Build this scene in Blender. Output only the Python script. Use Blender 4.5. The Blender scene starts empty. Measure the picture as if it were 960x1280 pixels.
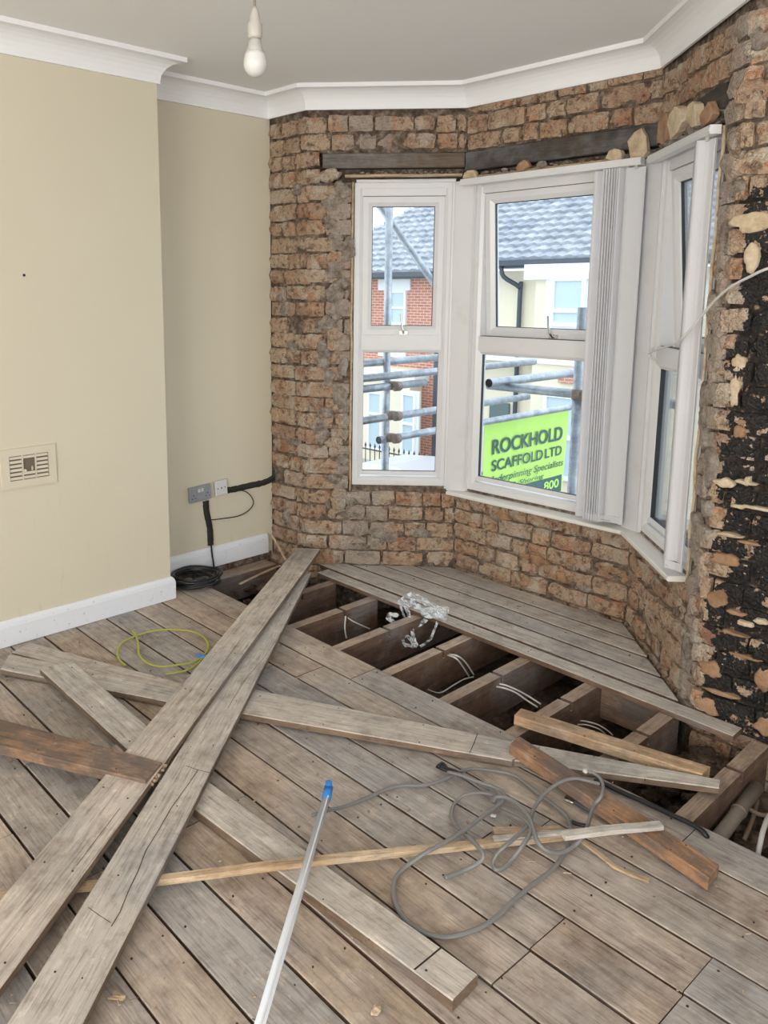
import bpy, bmesh, math, random
from mathutils import Vector as V, Matrix, noise
random.seed(7)
R = math.radians
C = bpy.context.scene.collection
scn = bpy.context.scene
# ------------------------------------------------------------------ camera
F, CX, CY = 1019.7, -92.7, -101.7            # focal length and principal point offset, in pixels of 960x1280
yaw, pit, rol = R(-47.9), R(9.595), R(0.088)
fw = V((math.sin(yaw)*math.cos(pit), math.cos(yaw)*math.cos(pit), -math.sin(pit)))
r0 = V((math.cos(yaw), -math.sin(yaw), 0)); u0 = r0.cross(fw)
RT = r0*math.cos(rol)+u0*math.sin(rol); UP = -r0*math.sin(rol)+u0*math.cos(rol)
EYE = V((0, 0, 1.5))
cam = bpy.data.cameras.new('camera'); co = bpy.data.objects.new('camera', cam); C.objects.link(co)
co.matrix_world = Matrix(((RT.x, UP.x, -fw.x, EYE.x), (RT.y, UP.y, -fw.y, EYE.y), (RT.z, UP.z, -fw.z, EYE.z), (0, 0, 0, 1)))
cam.sensor_fit = 'VERTICAL'; cam.sensor_height = 36; cam.lens = F*36/1280
cam.shift_x = -CX/1280; cam.shift_y = CY/1280; cam.clip_start = .02; cam.clip_end = 300
scn.camera = co
# ------------------------------------------------------------------ light
w = bpy.data.worlds.new('sky'); scn.world = w; w.use_nodes = True
nt = w.node_tree; bg = nt.nodes['Background']
bg.inputs[0].default_value = (.86, .93, 1, 1); bg.inputs[1].default_value = 2.3
def area(name, loc, rot, sx, sy, power, col=(1, 1, 1)):
    l = bpy.data.lights.new(name, 'AREA'); l.shape = 'RECTANGLE'; l.size = sx; l.size_y = sy; l.energy = power; l.color = col
    o = bpy.data.objects.new(name, l); C.objects.link(o); o.location = loc; o.rotation_euler = rot; return o
area('rear_fill_light', (0.1, -2.75, 1.45), (R(109), 0, 0), 2.6, 1.9, 132, (1, .96, .9))     # added fill lamp, tilted up, shines +Y through the added rear opening
area('side_fill_light', (2.45, 0.1, 1.3), (R(112), 0, R(90)), 1.6, 2.0, 54, (1, .97, .93))     # second added fill lamp, tilted up, through the side opening
def portal(name, loc, rot, sx, sy):
    o = area(name, loc, rot, sx, sy, 1); o.data.cycles.is_portal = True
portal('bay_front_portal', (-2.18, 3.66, 1.26), (R(-90), 0, 0), 1.0, 1.65)
portal('bay_left_portal', (-3.09, 3.33, 1.26), (R(-90), 0, R(44)), .6, 1.65)
portal('bay_right_portal', (-1.28, 3.32, 1.26), (R(-90), 0, R(-46.8)), .6, 1.65)
scn.view_settings.view_transform = 'Standard'; scn.view_settings.look = 'None'
scn.view_settings.gamma = 1; scn.view_settings.exposure = 0.0; scn.view_settings.use_curve_mapping = False

# ------------------------------------------------------------------ helpers
def ray(px, py): return fw+RT*((px-480-CX)/F)-UP*((py-640-CY)/F)
def at(px, py, depth): return EYE+ray(px, py)*depth
def fl(px, py, z=0.0):
    v = ray(px, py); return EYE+v*((z-EYE.z)/v.z)
def onY(px, py, Y):
    v = ray(px, py); return EYE+v*(Y/v.y)
def onX(px, py, X):
    v = ray(px, py); return EYE+v*(X/v.x)
def pxx(P):
    v = P-EYE; return 480+CX+F*(v.dot(RT))/(v.dot(fw))
def nz(p, s=1, o=0): return noise.noise(V(p)*s+V((o*7.3, o*3.1, o*5.7)))
ALL = []
def setp(o, label=None, cat=None, group=None, kind=None):
    if label: o['label'] = label
    if cat: o['category'] = cat
    if group: o['group'] = group
    if kind: o['kind'] = kind
    return o
def link(name, me, mat=None, parent=None, smooth=False):
    o = bpy.data.objects.new(name, me); C.objects.link(o)
    if mat is not None and len(me.materials) == 0: me.materials.append(mat)
    if parent: o.parent = parent
    if smooth:
        for p in me.polygons: p.use_smooth = True
    return o
def empty(name, loc=(0, 0, 0), parent=None):
    o = bpy.data.objects.new(name, None); C.objects.link(o); o.location = loc; o.empty_display_size = .05
    if parent: o.parent = parent
    return o
class MB:
    def __init__(s): s.v = []; s.f = []
    def add(s, vs, fs):
        n = len(s.v); s.v += [tuple(x) for x in vs]; s.f += [tuple(i+n for i in f) for f in fs]; return s
    def box(s, x0, x1, y0, y1, z0, z1, M=None):
        vs = [V((x, y, z)) for z in (z0, z1) for x, y in ((x0, y0), (x1, y0), (x1, y1), (x0, y1))]
        if M is not None: vs = [M @ v for v in vs]
        return s.add(vs, BOXF)
    def hexa(s, vs): return s.add(vs, BOXF)
    def tube(s, pts, r, n=8, cap=True, flat=1.0, rr=None):
        pts = [V(p) for p in pts]; m = len(pts); rings = []; prev = None
        for i, p in enumerate(pts):
            t = (pts[min(i+1, m-1)]-pts[max(i-1, 0)]).normalized()
            if prev is None:
                a = V((0, 0, 1)) if abs(t.z) < .9 else V((1, 0, 0)); u = (a-t*a.dot(t)).normalized()
            else:
                u = (prev-t*prev.dot(t)); u = u.normalized() if u.length > 1e-6 else prev
            prev = u; b = t.cross(u); q = rr[i] if rr else r
            rings.append([p+u*(q*flat*math.sin(k*2*math.pi/n))+b*(q*math.cos(k*2*math.pi/n)) for k in range(n)])
        fs = [(i*n+k, i*n+(k+1) % n, (i+1)*n+(k+1) % n, (i+1)*n+k) for i in range(m-1) for k in range(n)]
        if cap: fs += [tuple(range(n))[::-1], tuple((m-1)*n+k for k in range(n))]
        return s.add([v for q in rings for v in q], fs)
    def lathe(s, prof, c, n=20):      # prof: (r, z)
        c = V(c); vs = [c+V((r*math.cos(k*2*math.pi/n), r*math.sin(k*2*math.pi/n), z)) for r, z in prof for k in range(n)]
        m = len(prof); fs = [(i*n+k, i*n+(k+1) % n, (i+1)*n+(k+1) % n, (i+1)*n+k) for i in range(m-1) for k in range(n)]
        fs += [tuple(range(n))[::-1], tuple((m-1)*n+k for k in range(n))]
        return s.add(vs, fs)
    def mesh(s, name='m'):
        me = bpy.data.meshes.new(name); me.from_pydata(s.v, [], s.f); me.update()
        bm = bmesh.new(); bm.from_mesh(me); bmesh.ops.recalc_face_normals(bm, faces=bm.faces); bm.to_mesh(me); bm.free(); return me
    def obj(s, name, mat=None, parent=None, smooth=False): return link(name, s.mesh(name), mat, parent, smooth)
BOXF = [(0, 3, 2, 1), (4, 5, 6, 7), (0, 1, 5, 4), (1, 2, 6, 5), (2, 3, 7, 6), (3, 0, 4, 7)]
def smooth_path(pts, k=6, closed=False):
    pts = [V(p) for p in pts]; n = len(pts); out = []
    for i in range(n-1):
        p0 = pts[max(i-1, 0)]; p1 = pts[i]; p2 = pts[i+1]; p3 = pts[min(i+2, n-1)]
        for j in range(k):
            t = j/k; out.append(.5*((2*p1)+(p2-p0)*t+(2*p0-5*p1+4*p2-p3)*t*t+(3*p1-p0-3*p2+p3)*t**3))
    out.append(pts[-1]); return out

# ------------------------------------------------------------------ materials
class NT:
    def __init__(s, name, rough=.7, metal=0):
        s.m = bpy.data.materials.new(name); s.m.use_nodes = True; s.t = s.m.node_tree; s.b = s.t.nodes['Principled BSDF']
        s.b.inputs['Roughness'].default_value = rough; s.b.inputs['Metallic'].default_value = metal
    def n(s, typ, **k):
        x = s.t.nodes.new(typ)
        for a, b in k.items():
            if a.startswith('i_'): s.put(x.inputs[int(a[2:]) if a[2:].isdigit() else a[2:]], b)
            else: setattr(x, a, b)
        return x
    def put(s, sock, val):
        if isinstance(val, bpy.types.NodeSocket): s.t.links.new(val, sock)
        else: sock.default_value = (tuple(val)+(1,) if isinstance(val, (tuple, list)) and len(val) == 3 and sock.type == 'RGBA' else val)
    def coord(s, kind='Object', rnd=0, scale=(1, 1, 1)):
        t = s.n('ShaderNodeTexCoord').outputs[kind] if kind != 'World' else s.n('ShaderNodeNewGeometry').outputs['Position']
        if rnd:
            oi = s.n('ShaderNodeObjectInfo'); mu = s.n('ShaderNodeMath', operation='MULTIPLY', i_0=oi.outputs['Random'], i_1=float(rnd))
            ad = s.n('ShaderNodeVectorMath', operation='ADD', i_0=t, i_1=mu.outputs[0]); t = ad.outputs[0]
        mp = s.n('ShaderNodeMapping', i_0=t, i_3=scale); return mp.outputs[0]
    def noise(s, vec, scale, detail=4, rough=.6, out=0):
        return s.n('ShaderNodeTexNoise', i_Vector=vec, i_Scale=scale, i_Detail=detail, i_Roughness=rough).outputs[out]
    def ramp(s, fac, stops, interp='LINEAR'):
        x = s.n('ShaderNodeValToRGB', i_0=fac); cr = x.color_ramp; cr.interpolation = interp
        while len(cr.elements) < len(stops): cr.elements.new(.5)
        for e, (p, c) in zip(cr.elements, stops): e.position = p; e.color = (c, c, c, 1) if isinstance(c, (int, float)) else tuple(c)+(1,)
        return x.outputs[0]
    def mix(s, fac, a, b, blend='MIX'):
        x = s.n('ShaderNodeMix', data_type='RGBA', blend_type=blend); s.put(x.inputs[0], fac); s.put(x.inputs[6], a); s.put(x.inputs[7], b); return x.outputs[2]
    def math(s, op, a, b=0.0): return s.n('ShaderNodeMath', operation=op, i_0=a, i_1=b).outputs[0]
    def rnd(s): return s.n('ShaderNodeObjectInfo').outputs['Random']
    def bump(s, h, strength=.5, dist=.01):
        x = s.n('ShaderNodeBump', i_Strength=strength, i_Distance=dist, i_Height=h); s.put(s.b.inputs['Normal'], x.outputs[0])
    def col(s, c): s.put(s.b.inputs['Base Color'], c); return s
def plain(name, c, rough=.6, metal=0, bump=0, bs=60, var=0, vs=3):
    m = NT(name, rough, metal)
    if var: q = m.noise(m.coord('World'), vs, 5); m.col(m.mix(q, [x*(1-var) for x in c], [min(1, x*(1+var)) for x in c]))
    else: m.col(c)
    if bump: m.bump(m.noise(m.coord('World'), bs, 4), bump, .004)
    return m.m
def wood(name, a, b, c, dark=(.05, .035, .025), rnd=37, speck=.5, bumps=.5, dirt=0):
    m = NT(name, .78); vec = m.coord('Object', rnd); g = m.n('ShaderNodeMapping', i_0=vec, i_3=(1.6, 24, 24)).outputs[0]
    warp = m.noise(vec, 3, 2, out=1); gv = m.n('ShaderNodeVectorMath', operation='ADD', i_0=g, i_1=warp).outputs[0]
    grain = m.noise(gv, 2.2, 8, .65)
    big = m.noise(m.n('ShaderNodeMapping', i_0=vec, i_3=(1, 2.6, 2.6)).outputs[0], 2.6, 6, .62)
    base = m.mix(m.ramp(big, [(.36, 0.), (.62, 1.)]), a, b)
    tint = m.mix(m.math('MULTIPLY', m.rnd(), .85), base, c)
    mot = m.noise(vec, 17, 7, .68)
    tint = m.mix(m.ramp(mot, [(.36, .5), (.50, 0.)]), tint, m.mix(1.0, tint, (.56, .5, .46), 'MULTIPLY'))
    tint = m.mix(m.ramp(mot, [(.58, 0.), (.72, .45)]), tint, [min(1, x*1.5+.03) for x in b])
    bl = m.ramp(m.noise(vec, 2.1, 6, .65, ), [(.50, 0.), (.62, .6)]); tint = m.mix(bl, tint, m.mix(.55, tint, (.29, .30, .32)))
    fine = m.noise(m.n('ShaderNodeMapping', i_0=vec, i_3=(5, 95, 95)).outputs[0], 2.0, 5, .6)
    tint = m.mix(1.0, tint, m.ramp(fine, [(.36, .72), (.46, 1.), (.6, 1.08)]), 'MULTIPLY')
    if dirt:
        dm = m.noise(m.n('ShaderNodeMapping', i_0=vec, i_3=(1, 2, 2)).outputs[0], 7, 7, .7); tint = m.mix(m.ramp(dm, [(.47, 0.), (.56, dirt)]), tint, (.13, .105, .09)); tint = m.mix(m.ramp(dm, [(.33, dirt*.7), (.42, 0.)]), tint, (.42, .37, .32))
    k = m.ramp(grain, [(.28, .52), (.40, .94), (.52, 1.02), (.66, 1.2)])
    colr = m.mix(1.0, tint, k, 'MULTIPLY')
    sp = m.noise(vec, 90, 2, .5); sp2 = m.noise(vec, 9, 3)
    spf = m.math('MULTIPLY', m.ramp(sp, [(.66, 0.), (.73, 1.)]), m.ramp(sp2, [(.5, 0.), (.66, speck)]))
    colr = m.mix(spf, colr, dark)
    stain = m.ramp(m.noise(vec, 2.3, 6, .7), [(.54, 0.), (.66, .7)])
    colr = m.mix(stain, colr, m.mix(1.0, colr, (.52, .50, .50), 'MULTIPLY'))
    m.col(colr); h = m.math('ADD', m.math('MULTIPLY', grain, .8), m.math('MULTIPLY', mot, .7)); m.bump(h, bumps, .004); return m.m
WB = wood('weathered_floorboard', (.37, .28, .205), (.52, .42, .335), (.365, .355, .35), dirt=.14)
WP = wood('grey_plank_wood', (.46, .395, .335), (.56, .49, .42), (.48, .45, .42), speck=.35)
WY = wood('bay_board_wood', (.44, .385, .335), (.56, .50, .44), (.48, .45, .42), speck=.3)
WO = wood('orange_pine', (.44, .26, .14), (.60, .43, .27), (.54, .40, .27), speck=.4, dirt=.3)
WR = wood('red_brown_pine', (.15, .085, .055), (.44, .23, .11), (.24, .16, .115), speck=.6, dirt=.75)
WN = wood('fresh_split_pine', (.44, .30, .17), (.60, .46, .31), (.50, .38, .25), speck=.3)
WJS = wood('shaded_brown_side_wood', (.11, .06, .038), (.19, .12, .08), (.14, .085, .06), speck=.8)  # brown sides, darkened further to paint underfloor and board-gap shade into the colour
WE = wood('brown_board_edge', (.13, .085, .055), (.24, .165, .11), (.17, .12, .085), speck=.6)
WJ = wood('joist_wood', (.34, .24, .17), (.50, .41, .33), (.34, .25, .19), speck=.8)
WL = wood('charred_lintel_wood', (.030, .026, .024), (.085, .065, .05), (.05, .045, .04), speck=.2)
WM = wood('dark_oak_lintel', (.09, .065, .048), (.17, .125, .09), (.12, .09, .065), speck=.3)

def brick_mat(name, tar=False, smear=None, dusk=1.0):
    m = NT(name, .92); vec = m.coord('Object', 53); wv = m.coord('World')
    pal = m.ramp(m.rnd(), [(0, (.28, .14, .09)), (.14, (.44, .24, .135)), (.30, (.50, .35, .235)), (.48, (.40, .26, .175)), (.60, (.54, .40, .28)), (.74, (.36, .20, .13)), (.86, (.47, .37, .28)), (1, (.50, .30, .17))])
    n1 = m.noise(vec, 11, 6, .65)
    c = m.mix(m.ramp(n1, [(.36, 0.), (.62, .75)]), pal, (.55, .41, .29))
    n4 = m.noise(vec, 30, 5, .7); c = m.mix(m.ramp(n4, [(.36, .85), (.50, 0.)]), c, (.13, .07, .045)); c = m.mix(m.ramp(m.noise(wv, 15, 6, .7), [(.57, 0.), (.61, .55)]), c, (.50, .20, .10))
    # lime mortar and plaster still clinging on
    n2 = m.noise(wv, 7, 7, .68); c = m.mix(m.ramp(n2, [(.53, 0.), (.60, .75)]), c, (.56, .49, .40))
    n3 = m.noise(wv, 95, 2, .5); c = m.mix(m.ramp(n3, [(.70, 0.), (.76, .7)]), c, (.70, .64, .54))
    if smear:      # a band of grey render left beside the window, between two world x positions
        sx = m.n('ShaderNodeSeparateXYZ', i_0=wv).outputs[0]; wob = m.math('MULTIPLY', m.math('SUBTRACT', m.noise(wv, 4, 5, .7), .5), .30)
        x = m.math('ADD', sx, wob); a = m.n('ShaderNodeMapRange', i_0=x, i_1=smear[0], i_2=smear[0]+.04).outputs[0]
        bq = m.n('ShaderNodeMapRange', i_0=x, i_1=smear[1]+.04, i_2=smear[1]).outputs[0]
        f = m.math('MULTIPLY', m.math('MULTIPLY', a, bq), .72)
        c = m.mix(f, c, m.mix(n4, (.33, .28, .235), (.50, .44, .385)))
    m.col(c)
    if tar:
        s = m.n('ShaderNodeSeparateXYZ', i_0=wv); wob = m.math('MULTIPLY', m.math('SUBTRACT', m.noise(wv, 9, 5, .65), .5), .26)
        a = m.math('GREATER_THAN', m.math('ADD', s.outputs[0], wob), -1.085)
        zz = m.math('MULTIPLY', m.math('LESS_THAN', m.math('ADD', s.outputs[2], m.math('MULTIPLY', wob, .7)), 1.84), m.math('GREATER_THAN', s.outputs[2], -.03))
        fl1 = m.math('LESS_THAN', m.noise(wv, 17, 6, .62), .615); fl2 = m.math('LESS_THAN', m.noise(wv, 70, 3, .5), .69)
        f = m.math('MULTIPLY', m.math('MULTIPLY', a, zz), m.math('MULTIPLY', fl1, fl2))
        m.col(m.mix(f, c, m.mix(n1, (.008, .008, .009), (.028, .025, .024)))); m.put(m.b.inputs['Roughness'], m.mix(f, (.92,)*3, (.48,)*3))
    st = m.ramp(m.noise(wv, 19, 6, .62), [(.40, .0), (.42, .35), (.50, .42), (.52, .75), (.60, .8), (.62, 1.)])
    vor = m.n('ShaderNodeTexVoronoi', i_Vector=m.n('ShaderNodeVectorMath', operation='ADD', i_0=wv, i_1=m.noise(wv, 9, 3, .6, out=1)).outputs[0], i_Scale=16.0).outputs[0]
    m.bump(m.math('ADD', m.math('ADD', m.math('MULTIPLY', st, .55), m.math('MULTIPLY', m.noise(wv, 75, 5, .7), .55)), m.math('MULTIPLY', vor, .6)), 1.0, .013); return m.m
BRL = brick_mat('brick_by_left_window', smear=(-3.17, -2.98)); BR = brick_mat('bare_brick')
BRR = brick_mat('brick_by_right_window', smear=(-1.24, -1.15)); BT = brick_mat('tarred_brick', tar=True)
m = NT('dark_lime_mortar', .95); v_ = m.coord('World'); a_ = m.noise(v_, 26, 6, .7)
m.col(m.ramp(a_, [(.34, (.055, .038, .028)), (.5, (.16, .115, .085)), (.66, (.36, .29, .22))])); m.bump(a_, 1, .02); MORT = m.m
m = NT('tarred_mortar', .8); v_ = m.coord('World'); a_ = m.noise(v_, 30, 6, .7)
tz0 = m.n('ShaderNodeSeparateXYZ', i_0=v_).outputs[2]; tm_ = m.math('MULTIPLY', m.math('GREATER_THAN', tz0, -.03), m.math('LESS_THAN', tz0, 1.84))
m.col(m.mix(tm_, m.ramp(a_, [(.34, (.055, .038, .028)), (.5, (.16, .115, .085)), (.66, (.36, .29, .22))]), m.ramp(a_, [(.45, (.014, .012, .011)), (.58, (.05, .035, .027)), (.68, (.36, .26, .16))]))); m.bump(a_, 1, .02); MORTT = m.m
def rough_mat(name, stops, sc=18, bd=.02, rough=.95):
    m = NT(name, rough); v = m.coord('World'); a = m.noise(v, sc, 7, .7); m.col(m.ramp(a, stops)); m.bump(m.noise(v, sc*2.3, 6, .7), 1, bd); return m.m
PLG = rough_mat('grey_render', [(.35, (.22, .17, .13)), (.47, (.38, .315, .26)), (.55, (.47, .40, .335)), (.65, (.58, .52, .45))], 24, .03)
PLC = rough_mat('cream_plaster_flake', [(.35, (.44, .33, .20)), (.5, (.60, .48, .33)), (.65, (.70, .60, .46))], 14, .008)
PLT = rough_mat('tan_undercoat_plaster', [(.35, (.24, .135, .075)), (.5, (.35, .21, .12)), (.65, (.42, .27, .165))], 14, .006)
DIRT = rough_mat('rubble_dirt', [(.3, (.035, .022, .015)), (.5, (.10, .066, .043)), (.68, (.24, .17, .115))], 13, .03)
CREAM = None
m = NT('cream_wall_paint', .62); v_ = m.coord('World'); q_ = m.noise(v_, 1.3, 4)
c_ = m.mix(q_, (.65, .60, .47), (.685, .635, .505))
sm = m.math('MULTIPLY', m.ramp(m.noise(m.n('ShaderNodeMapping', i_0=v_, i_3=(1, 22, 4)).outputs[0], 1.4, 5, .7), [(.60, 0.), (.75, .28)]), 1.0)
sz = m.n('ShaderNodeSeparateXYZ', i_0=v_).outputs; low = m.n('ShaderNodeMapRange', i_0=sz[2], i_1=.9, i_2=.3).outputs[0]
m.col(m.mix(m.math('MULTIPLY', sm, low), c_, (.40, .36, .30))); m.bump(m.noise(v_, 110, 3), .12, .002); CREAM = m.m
CEIL = plain('ceiling_white', (.87, .87, .87), .8, bump=.06, bs=90)
CORN = plain('cornice_white', (.86, .87, .88), .6)
m = NT('skirting_white', .35); v_ = m.coord('World'); d_ = m.noise(v_, 60, 4)
m.col(m.mix(m.ramp(d_, [(.64, 0.), (.72, .6)]), (.78, .81, .87), (.40, .34, .28))); SKIRT = m.m
m = NT('pvc_white', .28); v_ = m.coord('World'); d_ = m.noise(v_, 9, 5, .7); m.col(m.mix(m.ramp(d_, [(.55, 0.), (.75, .5)]), (.73, .735, .745), (.63, .61, .58))); PVC = m.m
SILLM = plain('sill_white', (.80, .785, .74), .4, var=.06, vs=20)
BLIND = NT('blind_fabric', .8); BLIND.col((.80, .80, .82)); BLIND.put(BLIND.b.inputs['Transmission Weight'], 0.0); BLIND.b.inputs['Subsurface Weight'].default_value = 0
# slats let some daylight through
tr = BLIND.n('ShaderNodeBsdfTranslucent', i_0=(.78, .82, .90, 1)); mx = BLIND.n('ShaderNodeMixShader', i_0=.22, i_1=BLIND.b.outputs[0], i_2=tr.outputs[0])
BLIND.put(BLIND.t.nodes['Material Output'].inputs[0], mx.outputs[0]); BLIND = BLIND.m
CLIPM = plain('clear_blind_clip', (.55, .54, .52), .3)
RUB = plain('black_gasket', (.02, .022, .025), .5)
CHR = plain('brushed_chrome', (.62, .61, .60), .25, 1)
GALV = NT('galvanised_tube', .45, .6); GALV.col(GALV.ramp(GALV.noise(GALV.coord('World'), 12, 5, .7), [(.35, (.26, .30, .34)), (.55, (.42, .47, .52)), (.7, (.55, .59, .62))])); GALV = GALV.m
RUST = plain('rusty_coupler', (.27, .21, .18), .7, .3, var=.5, vs=40)
def glass(name, tint=(1, 1, 1), gl=.08):
    m = NT(name); tr = m.n('ShaderNodeBsdfTransparent', i_0=tint+(1,)); gs = m.n('ShaderNodeBsdfGlossy', i_0=(1, 1, 1, 1), i_1=.02)
    fr = m.n('ShaderNodeFresnel', i_0=1.35); f = m.math('MULTIPLY', fr.outputs[0], .7)
    mx = m.n('ShaderNodeMixShader', i_0=f, i_1=tr.outputs[0], i_2=gs.outputs[0]); m.put(m.t.nodes['Material Output'].inputs[0], mx.outputs[0]); return m.m
GLASS = glass('window_glass', (.96, .985, 1))

# ------------------------------------------------------------------ bay geometry
XL, XA, YC, YB = -3.327, -3.58, 2.078, 2.929
P0 = (-3.272, 2.929); P1 = (-2.686, 3.494); P2 = (-1.683, 3.494); P3 = (-1.127, 2.902); H = 2.53
XR, YR = 2.3, -2.6
class Facet:
    def __init__(s, A, B, k0, k1):
        s.A = V((A[0], A[1], 0)); s.B = V((B[0], B[1], 0)); s.L = (s.B-s.A).length; s.v = (s.B-s.A)/s.L
        s.n = V((-s.v.y, s.v.x, 0)); s.ang = math.atan2(s.v.y, s.v.x); s.k0 = k0; s.k1 = k1
    def pos(s, t, z, d):                # mitred at its ends; d > 0 is outwards
        u = t/s.L; e = d*(-s.k0*(1-u)+s.k1*u); p = s.A+s.v*(t+e)+s.n*d; return V((p.x, p.y, z))
    def p0(s, t, z, d): p = s.A+s.v*t+s.n*d; return V((p.x, p.y, z))
    def prism(s, mb, t0, t1, z0, z1, d0, d1, mit=True):
        f = s.pos if mit else s.p0
        mb.hexa([f(t, z, d) for z in (z0, z1) for t, d in ((t0, d0), (t1, d0), (t1, d1), (t0, d1))])
def tn(a): return math.tan(a/2)
aL = math.atan2(P1[1]-P0[1], P1[0]-P0[0]); aR = math.atan2(P3[1]-P2[1], P3[0]-P2[0])
FB = Facet((XA, YB), P0, 0, -tn(aL)); FL = Facet(P0, P1, -tn(aL), tn(aL)); FF = Facet(P1, P2, tn(aL), -tn(aR))
FR = Facet(P2, P3, -tn(aR), tn(aR)); FK = Facet(P3, (XR, P3[1]), tn(aR), 0)

# ------------------------------------------------------------------ brickwork
def brick_mesh(L, Hh, D, seed):
    rng = random.Random(seed); nx, nzz = 6, 4; vs = []; amp = .0045
    for j in range(nzz):
        for i in range(nx):
            u = i/(nx-1); v = j/(nzz-1); x = (u-.5)*L; z = (v-.5)*Hh
            edge = (i in (0, nx-1))+(j in (0, nzz-1))
            y = rng.uniform(-amp, amp)+(0.0015*edge+(rng.random() < .22)*.011*edge if edge else 0)
            if edge == 2: x *= .975; z *= .94; y += .006
            vs.append((x+rng.uniform(-.003, .003), y, z+rng.uniform(-.0035, .0035)))
    fs = [(j*nx+i, j*nx+i+1, (j+1)*nx+i+1, (j+1)*nx+i) for j in range(nzz-1) for i in range(nx-1)]
    ring = [i for i in range(nx)]+[j*nx+nx-1 for j in range(1, nzz)]+[(nzz-1)*nx+i for i in range(nx-2, -1, -1)]+[j*nx for j in range(nzz-2, 0, -1)]
    b = len(vs)
    for k in ring: vs.append((vs[k][0], D, vs[k][2]))
    n = len(ring); fs += [(ring[k], b+k, b+(k+1) % n, ring[(k+1) % n]) for k in range(n)]
    me = bpy.data.meshes.new('brick'); me.from_pydata(vs, [], fs); me.update()
    for p in me.polygons: p.use_smooth = True
    me.set_sharp_from_angle(angle=R(24)); return me
CH = .0855; BH = .0795
VAR = {}
def variants(mat, key):
    if key not in VAR:
        VAR[key] = {}
        for cls, L in (('s', .1), ('m', .15), ('l', .215)):
            VAR[key][cls] = []
            for k in range(7):
                me = brick_mesh(L, BH, .055, hash((cls, k)) % 1000 if False else (k*13+len(cls)+int(L*1000))); me.materials.append(mat); VAR[key][cls].append(me)
    return VAR[key]
def lay(facet, parent, mat, key, z0, z1, skip, t0=0., t1=None, mode='mix', seed=1, phase=0., miss=.03):
    rng = random.Random(seed); vv = variants(mat, key); T1 = facet.L if t1 is None else t1; n = 0
    rows = int((z1-z0)/CH+.3)
    for r in range(rows):
        zc = z0+(r+.5)*CH; hh = BH
        if zc+BH/2 > z1: hh = max(.03, z1-(zc-BH/2)); zc = zc-BH/2+hh/2
        segs = [(t0, T1)]
        for (a, b, c, d) in skip:
            if zc > c and zc < d:
                ns = []
                for s, e in segs:
                    if b <= s or a >= e: ns.append((s, e)); continue
                    if a > s: ns.append((s, a))
                    if b < e: ns.append((b, e))
                segs = ns
        for s, e in segs:
            t = s-(rng.uniform(0, .07) if s == t0 and mode != 'pier' else 0); first = True
            while t < e-.025:
                if mode == 'mix': L = rng.choice([.21, .21, .205, .1, .105, .15]) if (r % 2 or rng.random() < .6) else rng.choice([.1, .105, .21])
                else: L = rng.choice([.1, .1, .21, .15, .12, .2])
                L *= rng.uniform(.93, 1.05); a = max(t, s); b = min(t+L, e)
                if e-b < .035: b = e
                w_ = b-a
                t = b+rng.uniform(.004, .009)
                if w_ < .028 or rng.random() < miss: continue
                cls = 's' if w_ < .125 else ('m' if w_ < .18 else 'l'); base = {'s': .1, 'm': .15, 'l': .215}[cls]
                me = rng.choice(vv[cls]); o = bpy.data.objects.new('brick', me); C.objects.link(o); o.parent = parent
                d = rng.uniform(-.006, .006)+(rng.random() < .10)*.014
                o.location = facet.pos((a+b)/2, zc+rng.uniform(-.004, .004), d)
                o.rotation_euler = (rng.uniform(-.04, .04), rng.uniform(-.025, .025), facet.ang+rng.uniform(-.02, .02))
                o.scale = (w_/base*rng.uniform(.97, 1.0), 1, hh/BH*rng.uniform(.86, 1.04)); n += 1
    return n
def blob(facet, t, z, wd, ht, mat, parent, seed, thick=.008, d=0.0, name='plaster_patch', jag=.35):
    rng = random.Random(seed); n = 22; vs = []; rad = []
    for k in range(n):
        a = k*2*math.pi/n; q = 1+jag*(nz((math.cos(a)*1.6, math.sin(a)*1.6, seed*.77))*1.6+rng.uniform(-.25, .25)); rad.append((a, q))
    thick = min(thick, .009)
    def ring(f, dd): return [(math.cos(a)*q*f*wd/2, dd+rng.uniform(-.0012, .0012), math.sin(a)*q*f*ht/2) for a, q in rad]
    vs += ring(1, .022); vs += ring(1, 0); vs += ring(.86, -thick*.7); vs += ring(.5, -thick); vs.append((0, -thick*.9, 0))
    fs = []
    for l in range(3): fs += [(l*n+k, l*n+(k+1) % n, (l+1)*n+(k+1) % n, (l+1)*n+k) for k in range(n)]
    fs += [(3*n+k, 3*n+(k+1) % n, 4*n) for k in range(n)]
    mb = MB(); mb.add(vs, fs); o = mb.obj(name, mat, parent, True)
    o.location = facet.pos(t, z, d); o.rotation_euler = (0, 0, facet.ang); return o

def wall_obj(name, mat, build):
    mb = MB(); build(mb); o = mb.obj(name, mat); o['kind'] = 'structure'; return o
TH = .22; ZB = -.36
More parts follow.
